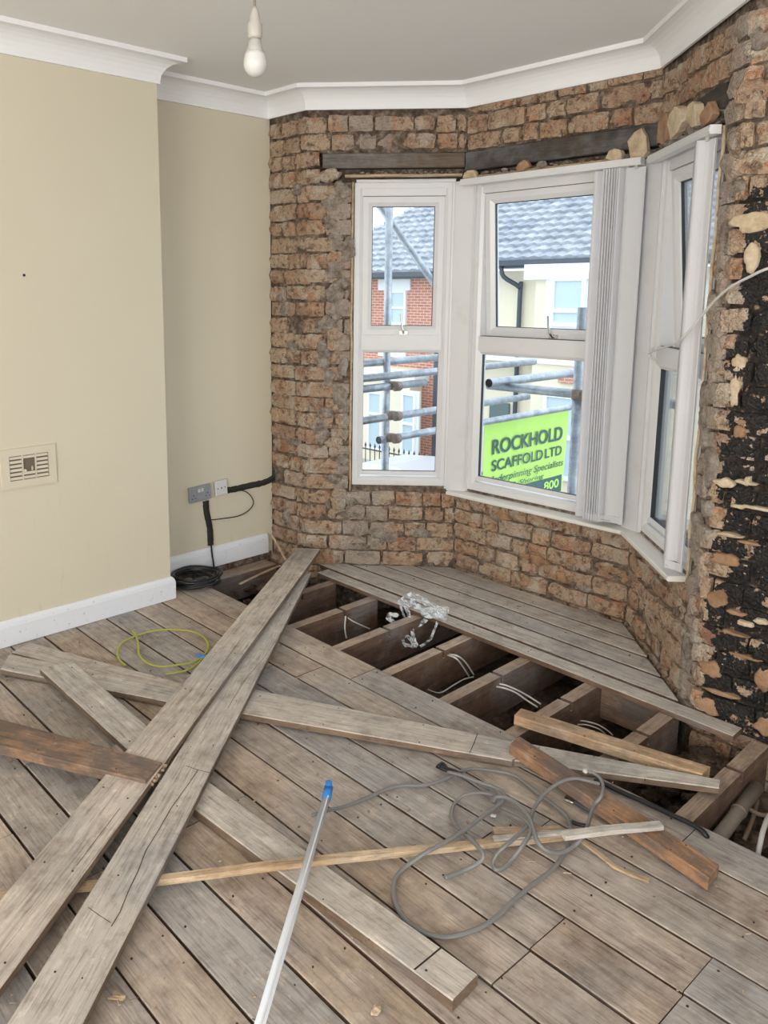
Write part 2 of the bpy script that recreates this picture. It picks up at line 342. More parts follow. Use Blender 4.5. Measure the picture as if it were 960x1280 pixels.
# windows on facets: (t0, t1), z .455..2.065
WZ0, WZ1 = .455, 2.065
wt = {'L': (.25, .766), 'F': (.062, .941), 'R': (.062, .66)}
def facet_wall(name, Fc, t0, t1):
    def b(mb):
        Fc.prism(mb, 0, Fc.L, ZB, WZ0, .021, TH); Fc.prism(mb, 0, t0, WZ0, WZ1, .021, .085); Fc.prism(mb, t1, Fc.L, WZ0, WZ1, .021, .085)
        Fc.prism(mb, 0, Fc.L, WZ1, 2.212, .07, .13); Fc.prism(mb, 0, Fc.L, 2.212, H+.1, .021, TH)
    return wall_obj(name, MORT, b)
wbl = facet_wall('wall_bay_left', FL, *wt['L']); wbf = facet_wall('wall_bay_front', FF, *wt['F']); wbr = facet_wall('wall_bay_right', FR, *wt['R'])
wb = wall_obj('wall_back_left', MORT, lambda mb: FB.prism(mb, -.25, FB.L, ZB, H+.1, .021, TH))
wk = wall_obj('wall_back_right', MORTT, lambda mb: FK.prism(mb, 0, FK.L+.2, ZB, H+.1, .021, TH))
ZT = 2.45
lay(FB, wb, BRL, 'L', 0-CH, ZT, [], mode='pier', seed=11)
lay(FL, wbl, BRL, 'L', 0-CH, 2.36+CH, [(.235, .765, .40, 2.20), (.07, .82, 2.085, 2.215), (.235, .83, .44, 2.2)], mode='pier', seed=12, miss=.02)
lay(FF, wbf, BR, 'F', -CH, .42, [], seed=13); lay(FF, wbf, BR, 'F', 2.212, ZT+.02, [], seed=14, miss=0)
lay(FR, wbr, BRR, 'R', 0-CH, 2.36+CH, [(.0, .675, .41, 2.20), (.0, .675, 2.03, 2.215)], mode='pier', seed=15, miss=.02)
lay(FK, wk, BT, 'K', -3*CH, ZT, [], t1=1.25, seed=16, miss=.01)
# lintels over the windows
def timber(Fc, t0, t1, z0, z1, mat, parent, seed, d0=.0, d1=.07, name='timber_lintel'):
    mb = MB(); n = 10; vs = []
    for i in range(n+1):
        t = t0+(t1-t0)*i/n; j = lambda k: .003*nz((t*6, k, seed))
        vs += [(t-t0, d0+.004+j(1), z0+j(2)), (t-t0, d0+j(3), z0+.006+j(4)), (t-t0, d0+j(5), z1-.006+j(6)), (t-t0, d0+.004+j(7), z1+j(8)), (t-t0, d1, z1), (t-t0, d1, z0)]
    m_ = 6; fs = [(i*m_+k, i*m_+(k+1) % m_, (i+1)*m_+(k+1) % m_, (i+1)*m_+k) for i in range(n) for k in range(m_)]+[tuple(range(m_)), tuple(n*m_+k for k in range(m_))]
    mb.add(vs, fs); o = mb.obj(name, mat, parent); o.location = Fc.p0(t0, 0, 0); o.rotation_euler = (0, 0, Fc.ang); return o
timber(FL, .085, .81, 2.135, 2.208, WM, wbl, 1); timber(FF, -.0, FF.L, 2.115, 2.208, WL, wbf, 2); timber(FR, 0.0, .67, 2.125, 2.208, WL, wbr, 3)
# render, plaster remains and peeled patches on the brickwork
rng = random.Random(5)
for k in range(30):
    z = .38+k*.059+rng.uniform(-.02, .02); t = .155+rng.uniform(-.075, .06)
    blob(FL, t, z, rng.uniform(.05, .13), rng.uniform(.05, .12), rng.choice([PLG, PLG, BRL]), wbl, 100+k, rng.uniform(.006, .014), d=rng.uniform(-.004, .004))
for k in range(9): blob(FL, rng.uniform(.1, .75), rng.uniform(.05, .4), rng.uniform(.06, .15), rng.uniform(.03, .08), PLG, wbl, 150+k, .009)
for k in range(26):
    z = .05+k*.078; t = rng.uniform(.70, .80)
    blob(FR, t, z, rng.uniform(.04, .075), rng.uniform(.05, .13), rng.choice([PLG, BRR, PLG, BRR, PLG]), wbr, 200+k, rng.uniform(.006, .014))
for k in range(7): blob(FB, rng.uniform(.05, .3), rng.uniform(.1, 2.3), rng.uniform(.05, .1), rng.uniform(.04, .08), PLG, wb, 260+k, .009)
for k in range(8): blob(FF, rng.uniform(.05, .95), rng.uniform(.05, .38), rng.uniform(.05, .12), rng.uniform(.025, .06), rng.choice([PLG, PLT]), wbf, 280+k, .009)
for k in range(11): blob(FK, rng.uniform(.02, .42), rng.uniform(1.9, 2.4), rng.uniform(.06, .12), rng.uniform(.04, .09), rng.choice([PLG, BR, PLT]), wk, 300+k, .007, jag=.5)
def K_(px, py, wp, hp, mat, seed, jag=.35, th=.005):
    P = onY(px, py, P3[1]-.01); dep = (P-EYE).dot(fw); t = P.x-P3[0]
    blob(FK, t, P.z, wp/F*dep*1.5, hp/F*dep, mat, wk, seed, th, d=-.003, jag=jag*.62)
for a in [(943, 277, 34, 24, PLC, 1), (939, 322, 12, 38, PLC, 2), (922, 455, 10, 22, PLC, 3), (918, 490, 8, 46, PLC, 4), (923, 540, 10, 18, PLT, 5), (926, 528, 6, 7, PLT, 6), (905, 605, 16, 12, PLC, 7),
          (896, 750, 17, 22, PLT, 8), (887, 838, 18, 20, PLT, 9), (882, 884, 20, 20, PLT, 10), (956, 852, 16, 34, PLT, 11), (957, 909, 18, 24, PLT, 12), (903, 700, 22, 16, PLT, 13), (933, 602, 5, 14, PLC, 14), (930, 604, 16, 5, PLC, 15),
          (930, 781, 12, 7, PLC, 16), (918, 767, 16, 6, PLT, 17), (950, 778, 12, 7, PLC, 18), (915, 793, 22, 4, PLT, 19), (930, 822, 24, 4, PLT, 20), (900, 868, 26, 5, PLT, 21), (922, 634, 12, 5, PLC, 22), (945, 636, 34, 4, PLC, 23), (912, 670, 22, 4, PLC, 24), (935, 680, 16, 4, PLT, 25)]:
    K_(*a[:5], 400+a[5], jag=.45)

# ------------------------------------------------------------------ plain walls, ceiling, cornice, skirting
def boxobj(name, x0, x1, y0, y1, z0, z1, mat, parent=None, kind='structure'):
    o = MB().box(x0, x1, y0, y1, z0, z1).obj(name, mat, parent)
    if kind: o['kind'] = kind
    return o
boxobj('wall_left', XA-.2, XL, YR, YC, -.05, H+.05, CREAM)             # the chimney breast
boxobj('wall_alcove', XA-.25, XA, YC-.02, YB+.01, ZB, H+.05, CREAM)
MB().box(XA, XA+.004, YC-.02, YB, ZB, .003).obj('bare_masonry', MORT, bpy.data.objects['wall_alcove'])
mb = MB()
mb.box(-3.9, -1.2, YR-.2, YR, -.3, H+.05); mb.box(1.4, XR+.2, YR-.2, YR, -.3, H+.05); mb.box(-1.2, 1.4, YR-.2, YR, -.3, .5); mb.box(-1.2, 1.4, YR-.2, YR, 2.4, H+.05)  # opening added to let the rear fill light in
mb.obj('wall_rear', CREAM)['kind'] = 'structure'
mb = MB(); mb.box(XR, XR+.1, YR, -.7, -.3, H+.05); mb.box(XR, XR+.1, .9, 3.1, -.3, H+.05); mb.box(XR, XR+.1, -.7, .9, 2.3, H+.05)
mb.obj('wall_right', CREAM)['kind'] = 'structure'
mb = MB(); inner = [(XA-.2, YR-.1), (XR+.1, YR-.1), (XR+.1, P3[1]+.1), (P3[0]+.05, P3[1]+.1), (P2[0]+.05, P2[1]+.12), (P1[0]-.05, P1[1]+.12), (P0[0]-.05, P0[1]+.1), (XA-.2, YB+.1)]
n = len(inner); mb.add([(x, y, H) for x, y in inner]+[(x, y, H+.12) for x, y in inner], [tuple(range(n)), tuple(range(n, 2*n))]+[(k, (k+1) % n, n+(k+1) % n, n+k) for k in range(n)])
mb.obj('ceiling', CEIL)['kind'] = 'structure'
def sweep(name, path, prof, mat, closed_ends=True):
    """prof: (inwards distance, z); the room lies to the right of the path"""
    pts = [V((x, y, 0)) for x, y in path]; m_ = len(pts); k = len(prof); vs = []
    for i, p in enumerate(pts):
        d1 = (pts[i]-pts[i-1]).normalized() if i else None; d2 = (pts[i+1]-pts[i]).normalized() if i < m_-1 else None
        a = d1 or d2; b = d2 or d1; n1 = V((a.y, -a.x, 0)); n2 = V((b.y, -b.x, 0)); nn = (n1+n2).normalized(); sc = 1/max(.3, nn.dot(n1))
        vs += [p+nn*(sc*q)+V((0, 0, z)) for q, z in prof]
    fs = [(i*k+j, i*k+(j+1) % k, (i+1)*k+(j+1) % k, (i+1)*k+j) for i in range(m_-1) for j in range(k)]+[tuple(range(k)), tuple((m_-1)*k+j for j in range(k))]
    mb = MB(); mb.add(vs, fs); return mb.obj(name, mat)
cp = [(0, 2.42), (.012, 2.42)]+[(.012+.078*(1-math.cos(R(a))), 2.43+.08*math.sin(R(a))) for a in range(0, 91, 15)]+[(.10, 2.51), (.10, H), (0, H)]
sweep('trim_1', [(XL, YR), (XL, YC), (XA, YC), (XA, YB), P0, P1, P2, P3, (XR, P3[1])], cp, CORN)['kind'] = 'structure'
sk = [(0, 0), (.018, 0), (.018, .085), (.014, .10), (.006, .11), (0, .112)]
sweep('baseboard_left', [(XL, YR), (XL, YC+.0), (XL-.02, YC)], [(q, z+.002) for q, z in sk], SKIRT)['kind'] = 'structure'
sweep('baseboard_alcove', [(XA, YC+.01), (XA, 2.895)], [(q, z+.004) for q, z in sk], SKIRT)['kind'] = 'structure'

# ------------------------------------------------------------------ windows
def ring(mb, Fc, t0, t1, z0, z1, wd, d0, d1, ch=.01, shear=None, wl=None, wr=None):
    wl = wl or wd; wr = wr or wd
    def L(i, d):  # inset loop
        f = i
        return [(t0+wl*f, z0+wd*f, d), (t1-wr*f, z0+wd*f, d), (t1-wr*f, z1-wd*f, d), (t0+wl*f, z1-wd*f, d)]
    c = ch/wd; loops = [L(0, d1), L(0, d0+.003), L(.06, d0), L(1-c*1.6, d0), L(1, d0+ch), L(1, d1)]
    vs = []
    for lp in loops:
        for t, z, d in lp: vs.append(Fc.p0(t, z, d+(shear*(z1-z) if shear else 0)))
    n = 4; fs = [(i*n+k, i*n+(k+1) % n, ((i+1) % 6)*n+(k+1) % n, ((i+1) % 6)*n+k) for i in range(6) for k in range(n)]
    mb.add(vs, fs)
def pane(mb, Fc, t0, t1, z0, z1, d, shear=0, ztop=0, th=.005):
    g = lambda t, z, dd: Fc.p0(t, z, dd+shear*(ztop-z))
    mb.hexa([g(t, z, dd) for z in (z0, z1) for t, dd in ((t0, d), (t1, d), (t1, d+th), (t0, d+th))])
ZTR = 1.24
def window(idx, Fc, t0, t1, shear, label):
    W = empty('window_%d' % idx, Fc.p0((t0+t1)/2, WZ0, .03)); W['kind'] = 'structure'; M = W.matrix_world
    off = W.location.copy()
    def ob(mb, name, mat, par=W, o=None):
        mb.v = [tuple(V(v)-off) for v in mb.v]; return mb.obj(name, mat, par)
    mb = MB(); ring(mb, Fc, t0, t1, WZ0, WZ1, .045, .02, .09); ob(mb, 'frame', PVC)
    mb = MB(); Fc.prism(mb, t0+.044, t1-.044, ZTR-.038, ZTR+.038, .0205, .09, False); ob(mb, 'transom', PVC)
    # lower fixed light
    mb = MB(); ring(mb, Fc, t0+.036, t1-.036, WZ0+.055, ZTR-.034, .022, .03, .06, .008); ob(mb, 'glazing_bead', PVC)
    mb = MB(); ring(mb, Fc, t0+.054, t1-.054, WZ0+.073, ZTR-.052, .005, .04, .06, .001); ob(mb, 'gasket', RUB)
    mb = MB(); pane(mb, Fc, t0+.056, t1-.056, WZ0+.075, ZTR-.054, .052); ob(mb, 'glass_pane', GLASS)
    # upper top-hung sash
    a0, a1, b0, b1 = t0+.045, t1-.045, ZTR+.036, WZ1-.07
    mb = MB(); ring(mb, Fc, t0+.03, t1-.03, ZTR+.026, WZ1-.06, .014, .034, .07, .003); ob(mb, 'sash_seal', RUB)
    mb = MB(); Fc.prism(mb, t0+.04, t1-.04, WZ1-.068, WZ1-.03, .0215, .09, False); ob(mb, 'head_rail', PVC)
    mb = MB(); ring(mb, Fc, a0, a1, b0, b1, .05, .028, .075, .012, shear); s = ob(mb, 'sash', PVC)
    mb = MB(); ring(mb, Fc, a0+.048, a1-.048, b0+.048, b1-.048, .005, .048+shear*.048, .06+shear*.048, .001, shear); ob(mb, 'gasket', RUB)
    mb = MB(); pane(mb, Fc, a0+.05, a1-.05, b0+.05, b1-.05, .055, shear, b1); ob(mb, 'glass_pane', GLASS)
    tc = (a0+a1)/2+.01; D = .02+shear*(b1-b0)
    mb = MB(); Fc.prism(mb, tc-.022, tc+.022, b0+.004, b0+.024, D-.006, D+.012, False); hd = ob(mb, 'handle', CHR)
    mb = MB(); mb.tube([Fc.p0(tc, b0+.012, D-.008), Fc.p0(tc-.004, b0+.03, D-.03), Fc.p0(tc-.012, b0+.07, D-.034), Fc.p0(tc-.018, b0+.115, D-.03)], .0055, 8); ob(mb, 'lever', CHR, W)
    return W
w1 = window(1, FL, *wt['L'], 0.0, ''); w2 = window(2, FF, *wt['F'], .075, ''); w3 = window(3, FR, *wt['R'], .09, '')
# mullion posts at the two bay corners
def post(name, Fa, ta, Fb_, tb):
    mb = MB(); vs = []
    for z in (WZ0-.02, WZ1): vs += [Fa.p0(ta, z, .012), Fb_.p0(tb, z, .012), Fb_.p0(tb, z, .07), Fb_.pos(0, z, .08), Fa.p0(ta, z, .07)]
    mb.add(vs, [(0, 1, 2, 3, 4), (5, 6, 7, 8, 9)]+[(k, (k+1) % 5, 5+(k+1) % 5, 5+k) for k in range(5)])
    o = mb.obj(name, PVC); o['kind'] = 'structure'
    for F_, t_, s in ((Fa, ta, -1), (Fb_, tb, 1)):
        q = MB(); F_.prism(q, min(t_, t_+s*.012), max(t_, t_+s*.012), WZ0-.01, WZ1, .006, .03, False); q.obj('cover_strip', PVC, o)
    return o
post('trim_3', FL, .768, FF, .056); post('trim_4', FF, .947, FR, .056)
# outer masonry mullions, cream painted
CRX = plain('outside_cream_render', (.76, .70, .52), .8, var=.05)
# sill board round the front and right facets
def sill():
    mb = MB(); z0, z1 = .418, .438
    def row(F_, t, mit): return [(F_.pos if mit else F_.p0)(t, z, d) for z, d in ((z0, .03), (z0, -.048), (z0+.004, -.053), (z1-.004, -.053), (z1, -.048), (z1+.004, .03))]
    a = FF.p0(-.03, 0, 0)
    rows = [row(FF, -.02, False), row(FF, FF.L, True), row(FR, .63, False)]
    k = 6; fs = [(i*k+j, i*k+(j+1) % k, (i+1)*k+(j+1) % k, (i+1)*k+j) for i in range(2) for j in range(k)]+[tuple(range(k)), tuple(2*k+j for j in range(k))]
    mb.add([v for r_ in rows for v in r_], fs); o = mb.obj('trim_2', SILLM); o['kind'] = 'structure'; return o
sill()
# rough timber packing and top trim over the left window
def rod(name, mat, pts, r, parent=None, n=6, flat=1., smooth=True): return MB().tube(pts, r, n, flat=flat).obj(name, mat, parent, smooth)
timber(FL, .20, .80, 2.088, 2.102, WN, wbl, 5, d0=-.012, d1=.05, name='packing_batten')
timber(FF, .0, .80, 2.072, 2.084, WN, wbf, 6, d0=-.01, d1=.05, name='packing_batten')
timber(FL, .26, .77, 2.062, 2.078, PVC, wbl, 7, d0=.0, d1=.04, name='head_trim')
def jambstrip(F_, t, seed):
    mb = MB(); n = 24
    pts = [F_.p0(t+.006*nz((i*.4, seed, 0)), WZ0-.03+(WZ1-WZ0+.03)*i/n, .004+.006*nz((i*.5, 2, seed))) for i in range(n+1)]
    mb.tube(pts, .008, 5, rr=[.006+.004*abs(nz((i*.9, 5, seed))) for i in range(n+1)]); return mb
jambstrip(FL, .242, 3).obj('foam_edge', WN, wbl, True); jambstrip(FR, .672, 5).obj('foam_edge', PLC, wbr, True)

# ------------------------------------------------------------------ vertical blinds
def blind(Fc, t0, t1, slats, label, seed, d=-.032):
    B = empty('vertical_blind', Fc.p0((t0+t1)/2, 2.04, d)); setp(B, label, 'blind', 'white vertical blinds'); off = B.location.copy()
    mb = MB(); Fc.prism(mb, t0, t1, 2.036, 2.066, d-.018, d+.02, False); Fc.prism(mb, t0, t1, 2.044, 2.058, d-.021, d-.018, False)
    mb.v = [tuple(V(v)-off) for v in mb.v]; mb.obj('headrail', PVC, B)
    for t, ang, wd, sway in slats:
        mb = MB(); n = 6; th = .0012; top = 2.03; bot = .462; vs = []
        for z, s_ in ((top, 0), ((top+bot)/2, .5), (bot, 1.)):
            for side in (0, 1):
                for i in range(n+1):
                    u = i/n-.5; x = u*wd; y = .010*(1-(2*u)**2)+side*th; vs.append(V((x, y, z-2.036)))
        m_ = (n+1)*2; fs = []
        for l in range(2):
            for side in (0, 1):
                fs += [(l*m_+side*(n+1)+i, l*m_+side*(n+1)+i+1, (l+1)*m_+side*(n+1)+i+1, (l+1)*m_+side*(n+1)+i) for i in range(n)]
            fs += [(l*m_+e, l*m_+n+1+e, (l+1)*m_+n+1+e, (l+1)*m_+e) for e in (0, n)]
        mb.add(vs, fs); o = mb.obj('slat', BLIND, B, True)
        o.location = Fc.p0(t, 2.036, d)-off; o.rotation_euler = (R(sway), 0, Fc.ang+R(ang))
        q = MB(); q.box(-wd/2+.004, wd/2-.004, .0005, .0095, bot-2.036+.001, bot-2.036+.032); q.obj('weight_pocket', BLIND, o)
        q = MB(); q.box(-.006, .006, -.001, .006, -.012, .006); q.obj('slat_hook', CLIPM, o)
    mb = MB(); z = .475; ps = [Fc.p0(t, z-.004*math.sin(i*math.pi), d-.02) for i, (t, *_r) in enumerate(slats)]
    if len(ps) > 1:
        mb.tube([p-off for p in ps], .0015, 4); mb.obj('bottom_chain', CLIPM, B)
    return B
blind(FF, .02, .965, [(.795, 18, .085, 0), (.828, 62, .085, 0), (.840, 66, .085, 0), (.852, 68, .085, 0), (.864, 70, .085, 0), (.876, 70, .085, 0), (.888, 68, .085, 0), (.90, 62, .085, 0), (.937, 8, .085, 0)],
      'white vertical blind with slats bunched at the right of the middle bay window', 1, d=-.045)
blind(FR, .03, .69, [(.565, 3, .095, 0), (.618, 24, .085, 0), (.622, 42, .075, 0)], 'white vertical blind with three slats at the far right bay window', 2, d=-.03)
# broken clip rail bracket on the mullion
# ------------------------------------------------------------------ floor: underfloor bed, joists, boards
mb = MB(); nx, ny = 90, 56; x0_, x1_, y0_, y1_ = -3.75, 0.1, 1.9, 3.75
vs = [(x0_+(x1_-x0_)*i/nx, y0_+(y1_-y0_)*j/ny, -.27+.045*nz((x0_+(x1_-x0_)*i/nx, y0_+(y1_-y0_)*j/ny, 0), 5)+.022*nz((i*.31, j*.31, 4))) for j in range(ny+1) for i in range(nx+1)]
mb.add(vs, [(j*(nx+1)+i, j*(nx+1)+i+1, (j+1)*(nx+1)+i+1, (j+1)*(nx+1)+i) for j in range(ny) for i in range(nx)])
mb.box(x0_, XR+.1, YR-.1, 2.0, -.36, -.30); mb.box(0, XR+.1, 1.9, 3.1, -.36, -.30)
floor = mb.obj('floor', DIRT, None, True); floor['kind'] = 'structure'
# rubble
def rock(mb, c, r, rng, sq=(1, 1, 1)):
    ico = [(0, 0, -1), (.72, -.53, -.45), (-.28, -.85, -.45), (-.89, 0, -.45), (-.28, .85, -.45), (.72, .53, -.45), (.28, -.85, .45), (-.72, -.53, .45), (-.72, .53, .45), (.28, .85, .45), (.89, 0, .45), (0, 0, 1)]
    fs = [(0, 1, 2), (1, 0, 5), (0, 2, 3), (0, 3, 4), (0, 4, 5), (1, 5, 10), (2, 1, 6), (3, 2, 7), (4, 3, 8), (5, 4, 9), (1, 10, 6), (2, 6, 7), (3, 7, 8), (4, 8, 9), (5, 9, 10), (6, 10, 11), (7, 6, 11), (8, 7, 11), (9, 8, 11), (10, 9, 11)]
    a = rng.uniform(0, 6.28); ca, sa = math.cos(a), math.sin(a); vs = []
    for x, y, z in ico:
        k = r*rng.uniform(.7, 1.15); x, y, z = x*k*sq[0], y*k*sq[1], z*k*sq[2]; vs.append((c[0]+x*ca-y*sa, c[1]+x*sa+y*ca, c[2]+z))
    mb.add(vs, fs)
rng = random.Random(3); mb = MB()
for k in range(620):
    x = rng.uniform(-3.55, -.35); y = rng.uniform(2.2, 2.9); r_ = rng.choice([.008, .012, .018, .028, .04]); rock(mb, (x, y, -.262+r_*.3), r_, rng, (1.2, .9, .55))
for k in range(60):
    x = rng.uniform(-1.2, -.5); y = rng.uniform(2.3, 2.88); r_ = rng.uniform(.02, .05); rock(mb, (x, y, -.22+rng.uniform(0, .07)), r_, rng, (1.2, 1, .6))
for k in range(40):
    x = rng.uniform(-3.5, -3.2); y = rng.uniform(2.42, 2.9); r_ = rng.uniform(.015, .05); rock(mb, (x, y, -.15+rng.uniform(0, .05)), r_, rng, (1.2, 1, .6))
for k in range(150):
    x = -1.02+rng.gauss(0, .07); y = 2.78+rng.gauss(0, .06)
    if y < 2.88: rock(mb, (x, y, -.24+.13*math.exp(-((x+1.02)**2+(y-2.8)**2)/.012)+rng.uniform(0, .02)), rng.uniform(.012, .035), rng, (1.2, 1, .6))
o = mb.obj('rubble', DIRT, floor); o['kind'] = 'stuff'
TILT = math.tan(R(-1.6)); BW = .151; GAP = .0062
def loft(L, w0, w1, th, seed, ca=None, cb=None, nseg=8, jit=.0012, chm=.0025, skew0=0., skew1=0., warp=0.):
    """a board along local x from 0 to L, centred on y = 0, top at z = 0"""
    vs = []; rg = random.Random(seed)
    for i in range(nseg+1):
        u = i/nseg; hw = (w0+(w1-w0)*u)/2; sk_ = skew0*(1-u)**8+skew1*u**8
        a = rg.uniform(-jit, jit); b = rg.uniform(-jit, jit); z = warp*math.sin(u*math.pi)
        for y, zz in ((-hw+a, -chm), (-hw+chm+a, 0), (hw-chm+b, 0), (hw+b, -chm), (hw+b, -th), (-hw+a, -th)):
            vs.append((u*L+(y/hw)*sk_*.5, y, zz+z))
    k = 6; fs = [(i*k+j, i*k+(j+1) % k, (i+1)*k+(j+1) % k, (i+1)*k+j) for i in range(nseg) for j in range(k)]+[tuple(range(k)), tuple(nseg*k+j for j in range(k))]
    mb = MB(); mb.add(vs, fs); return mb
joists = [-3.03+.304*i for i in range(8)]
nails = MB(); nrg = random.Random(77)
def nail(x, y, z=0.0015):
    if nrg.random() < .6: nails.tube([(x, y, z-.004), (x, y, z)], nrg.uniform(.0018, .0032), 6)
def floorboard(xa, xb, y, w_, mat, seed, z=0., s0=0, s1=0):
    mb = loft(xb-xa, w_, w_, .021, seed, skew0=s0, skew1=s1, nseg=max(3, int((xb-xa)/.35)), jit=.0009)
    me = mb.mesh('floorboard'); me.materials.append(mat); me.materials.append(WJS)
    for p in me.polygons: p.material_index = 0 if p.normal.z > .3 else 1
    o = link('floorboard', me, None, floor); o.location = (xa, y+(xa+2.1)*TILT, z); o.rotation_euler = (random.Random(seed).uniform(-.006, .006), 0, R(-1.6)); return o
rng = random.Random(21)
edge = 2.285       # board edge on the near side of the opening, at x = -2.1
row = 0; y = edge-BW/2
fixed = {0: [-2.12], 1: [], 2: [-2.42], 3: [-1.2, -.6], 4: [-.89, -.60], 5: [-.89], 6: [-1.8]}
while y > YR-.1:
    js = fixed.get(row)
    if js is None:
        js = []; x = -3.33+rng.uniform(.4, 1.8)
        while x < XR: js.append(round((x+3.03)/.304)*.304-3.03+.02); x += rng.uniform(1.1, 2.3)
    ylo = y+(XA+2.1)*TILT
    xs = XA+.004 if ylo+BW/2 > YC-.01 else XL+.004
    xs = [xs]+[j for j in js if j > xs+.2]+[XR]
    if row in fixed and xs[-2] < 0: xs.insert(-1, xs[-2]+1.3)
    for a, b in zip(xs, xs[1:]):
        floorboard(a+.001, b-.0015, y, BW-GAP-rng.uniform(0, .002), WB, 900+row*7+int(b*10), z=rng.uniform(-.002, .0005))
    for jx in joists+[-.6, -.3]:
        if jx > xs[0]+.05:
            for s in (-.045, .045): nail(jx+.02+rng.uniform(-.008, .008), y+(jx+2.1)*TILT+s+rng.uniform(-.008, .008))
    row += 1; y -= BW
# beyond the opening on the right, boards run on to the wall
for k, yy in enumerate([2.36, 2.51, 2.66, 2.81]): floorboard(-.1, XR, yy, BW-GAP, WB, 500+k)
# bay boards, cut to the splay of the bay walls
def bayboard(y0, y1, xa=None, xb=None, z=0., seed=0, mat=WY):
    def xl(yy): return P0[0]+(yy-P0[1])*(P1[0]-P0[0])/(P1[1]-P0[1])+.012 if yy > P0[1] else P0[0]+.02
    def xr(yy): return P3[0]+(yy-P3[1])*(P2[0]-P3[0])/(P2[1]-P3[1])-.012 if yy > P3[1] else P3[0]-.02
    c = [(xa if xa is not None else xl(y0), y0), (xb if xb is not None else xr(y0), y0), (xb if xb is not None else xr(y1), y1), (xa if xa is not None else xl(y1), y1)]
    cx_ = sum(p[0] for p in c)/4; cy_ = (y0+y1)/2; n = 7; vs = []
    for i in range(n+1):
        u = i/n; A = V((c[0][0]+(c[1][0]-c[0][0])*u, c[0][1], 0)); B = V((c[3][0]+(c[2][0]-c[3][0])*u, c[3][1], 0)); A.y += (A.x+2.1)*TILT; B.y += (B.x+2.1)*TILT
        j = .0012*nz((i, seed, 0), 2); A.y += j; B.y -= j; e = V((0, .0025, 0))
        vs += [A+V((0, 0, z-.002)), A+e+V((0, 0, z)), B-e+V((0, 0, z)), B+V((0, 0, z-.002)), B+V((0, 0, z-.021)), A+V((0, 0, z-.021))]
    k = 6; fs = [(i*k+j, i*k+(j+1) % k, (i+1)*k+(j+1) % k, (i+1)*k+j) for i in range(n) for j in range(k)]+[tuple(range(k)), tuple(n*k+j for j in range(k))]
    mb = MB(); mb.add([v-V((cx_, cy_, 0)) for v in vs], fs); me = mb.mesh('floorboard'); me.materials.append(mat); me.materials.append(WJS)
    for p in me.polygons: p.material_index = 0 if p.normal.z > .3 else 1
    o = link('floorboard', me, None, floor); o.location = (cx_, cy_, 0)
    for jx in joists:
        if c[0][0] < jx < c[1][0]-.05:
            for s in (.03, (y1-y0)-.03): nail(jx+.02, y0+s+(jx+2.1)*TILT)
    return o
bayboard(2.850, 2.930, -3.12, -.945, .0, 1); bayboard(2.948, 3.072, None, None, .001, 2); bayboard(3.092, 3.207, None, None, -.002, 3)
bayboard(3.217, 3.330, None, None, 0, 4); bayboard(3.346, 3.470, None, None, -.001, 5)
nails.obj('nails', plain('rusty_nail', (.06, .04, .03), .6, .4), floor)['kind'] = 'stuff'
def joist(x, y0, y1, notches, seed, wd=.052, zt=-.0225, dep=.165, mat=WJ):
    prof = [(0, zt)]
    for a in notches: prof += [(a-y0, zt), (a-y0+.001, zt-.032), (a-y0+.017, zt-.034), (a-y0+.018, zt)]
    prof += [(y1-y0, zt), (y1-y0, zt-dep), (0, zt-dep)]
    vs = [(s*wd/2, yy, zz+.001*nz((yy*9, s, seed))) for s in (-1, 1) for yy, zz in prof]; n = len(prof)
    M = Matrix.Rotation(R(90), 4, 'Z').inverted()   # local x along the length for the grain
    fs = [tuple(range(n)), tuple(range(n, 2*n))]+[(k, (k+1) % n, n+(k+1) % n, n+k) for k in range(n)]
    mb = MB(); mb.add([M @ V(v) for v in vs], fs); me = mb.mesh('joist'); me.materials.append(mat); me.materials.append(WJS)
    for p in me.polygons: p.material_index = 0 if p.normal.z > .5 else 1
    o = link('joist', me, None, floor); o.location = (x, y0, 0); o.rotation_euler = (0, 0, R(90)); return o
for i, x in enumerate(joists): joist(x+.025, 2.05 if i else 2.15, 3.42 if 1 < i < 6 else 2.88, [2.63+.01*(i % 2)], i)
joist(-3.50, 2.1, 2.86, [], 31, wd=.11, zt=-.03, dep=.14)
mb = loft(.25, .13, .13, .02, 71); o = mb.obj('trimmer', WR, floor); o.location = (-1.46, 2.875, -.10); o.rotation_euler = (R(90), 0, 0)
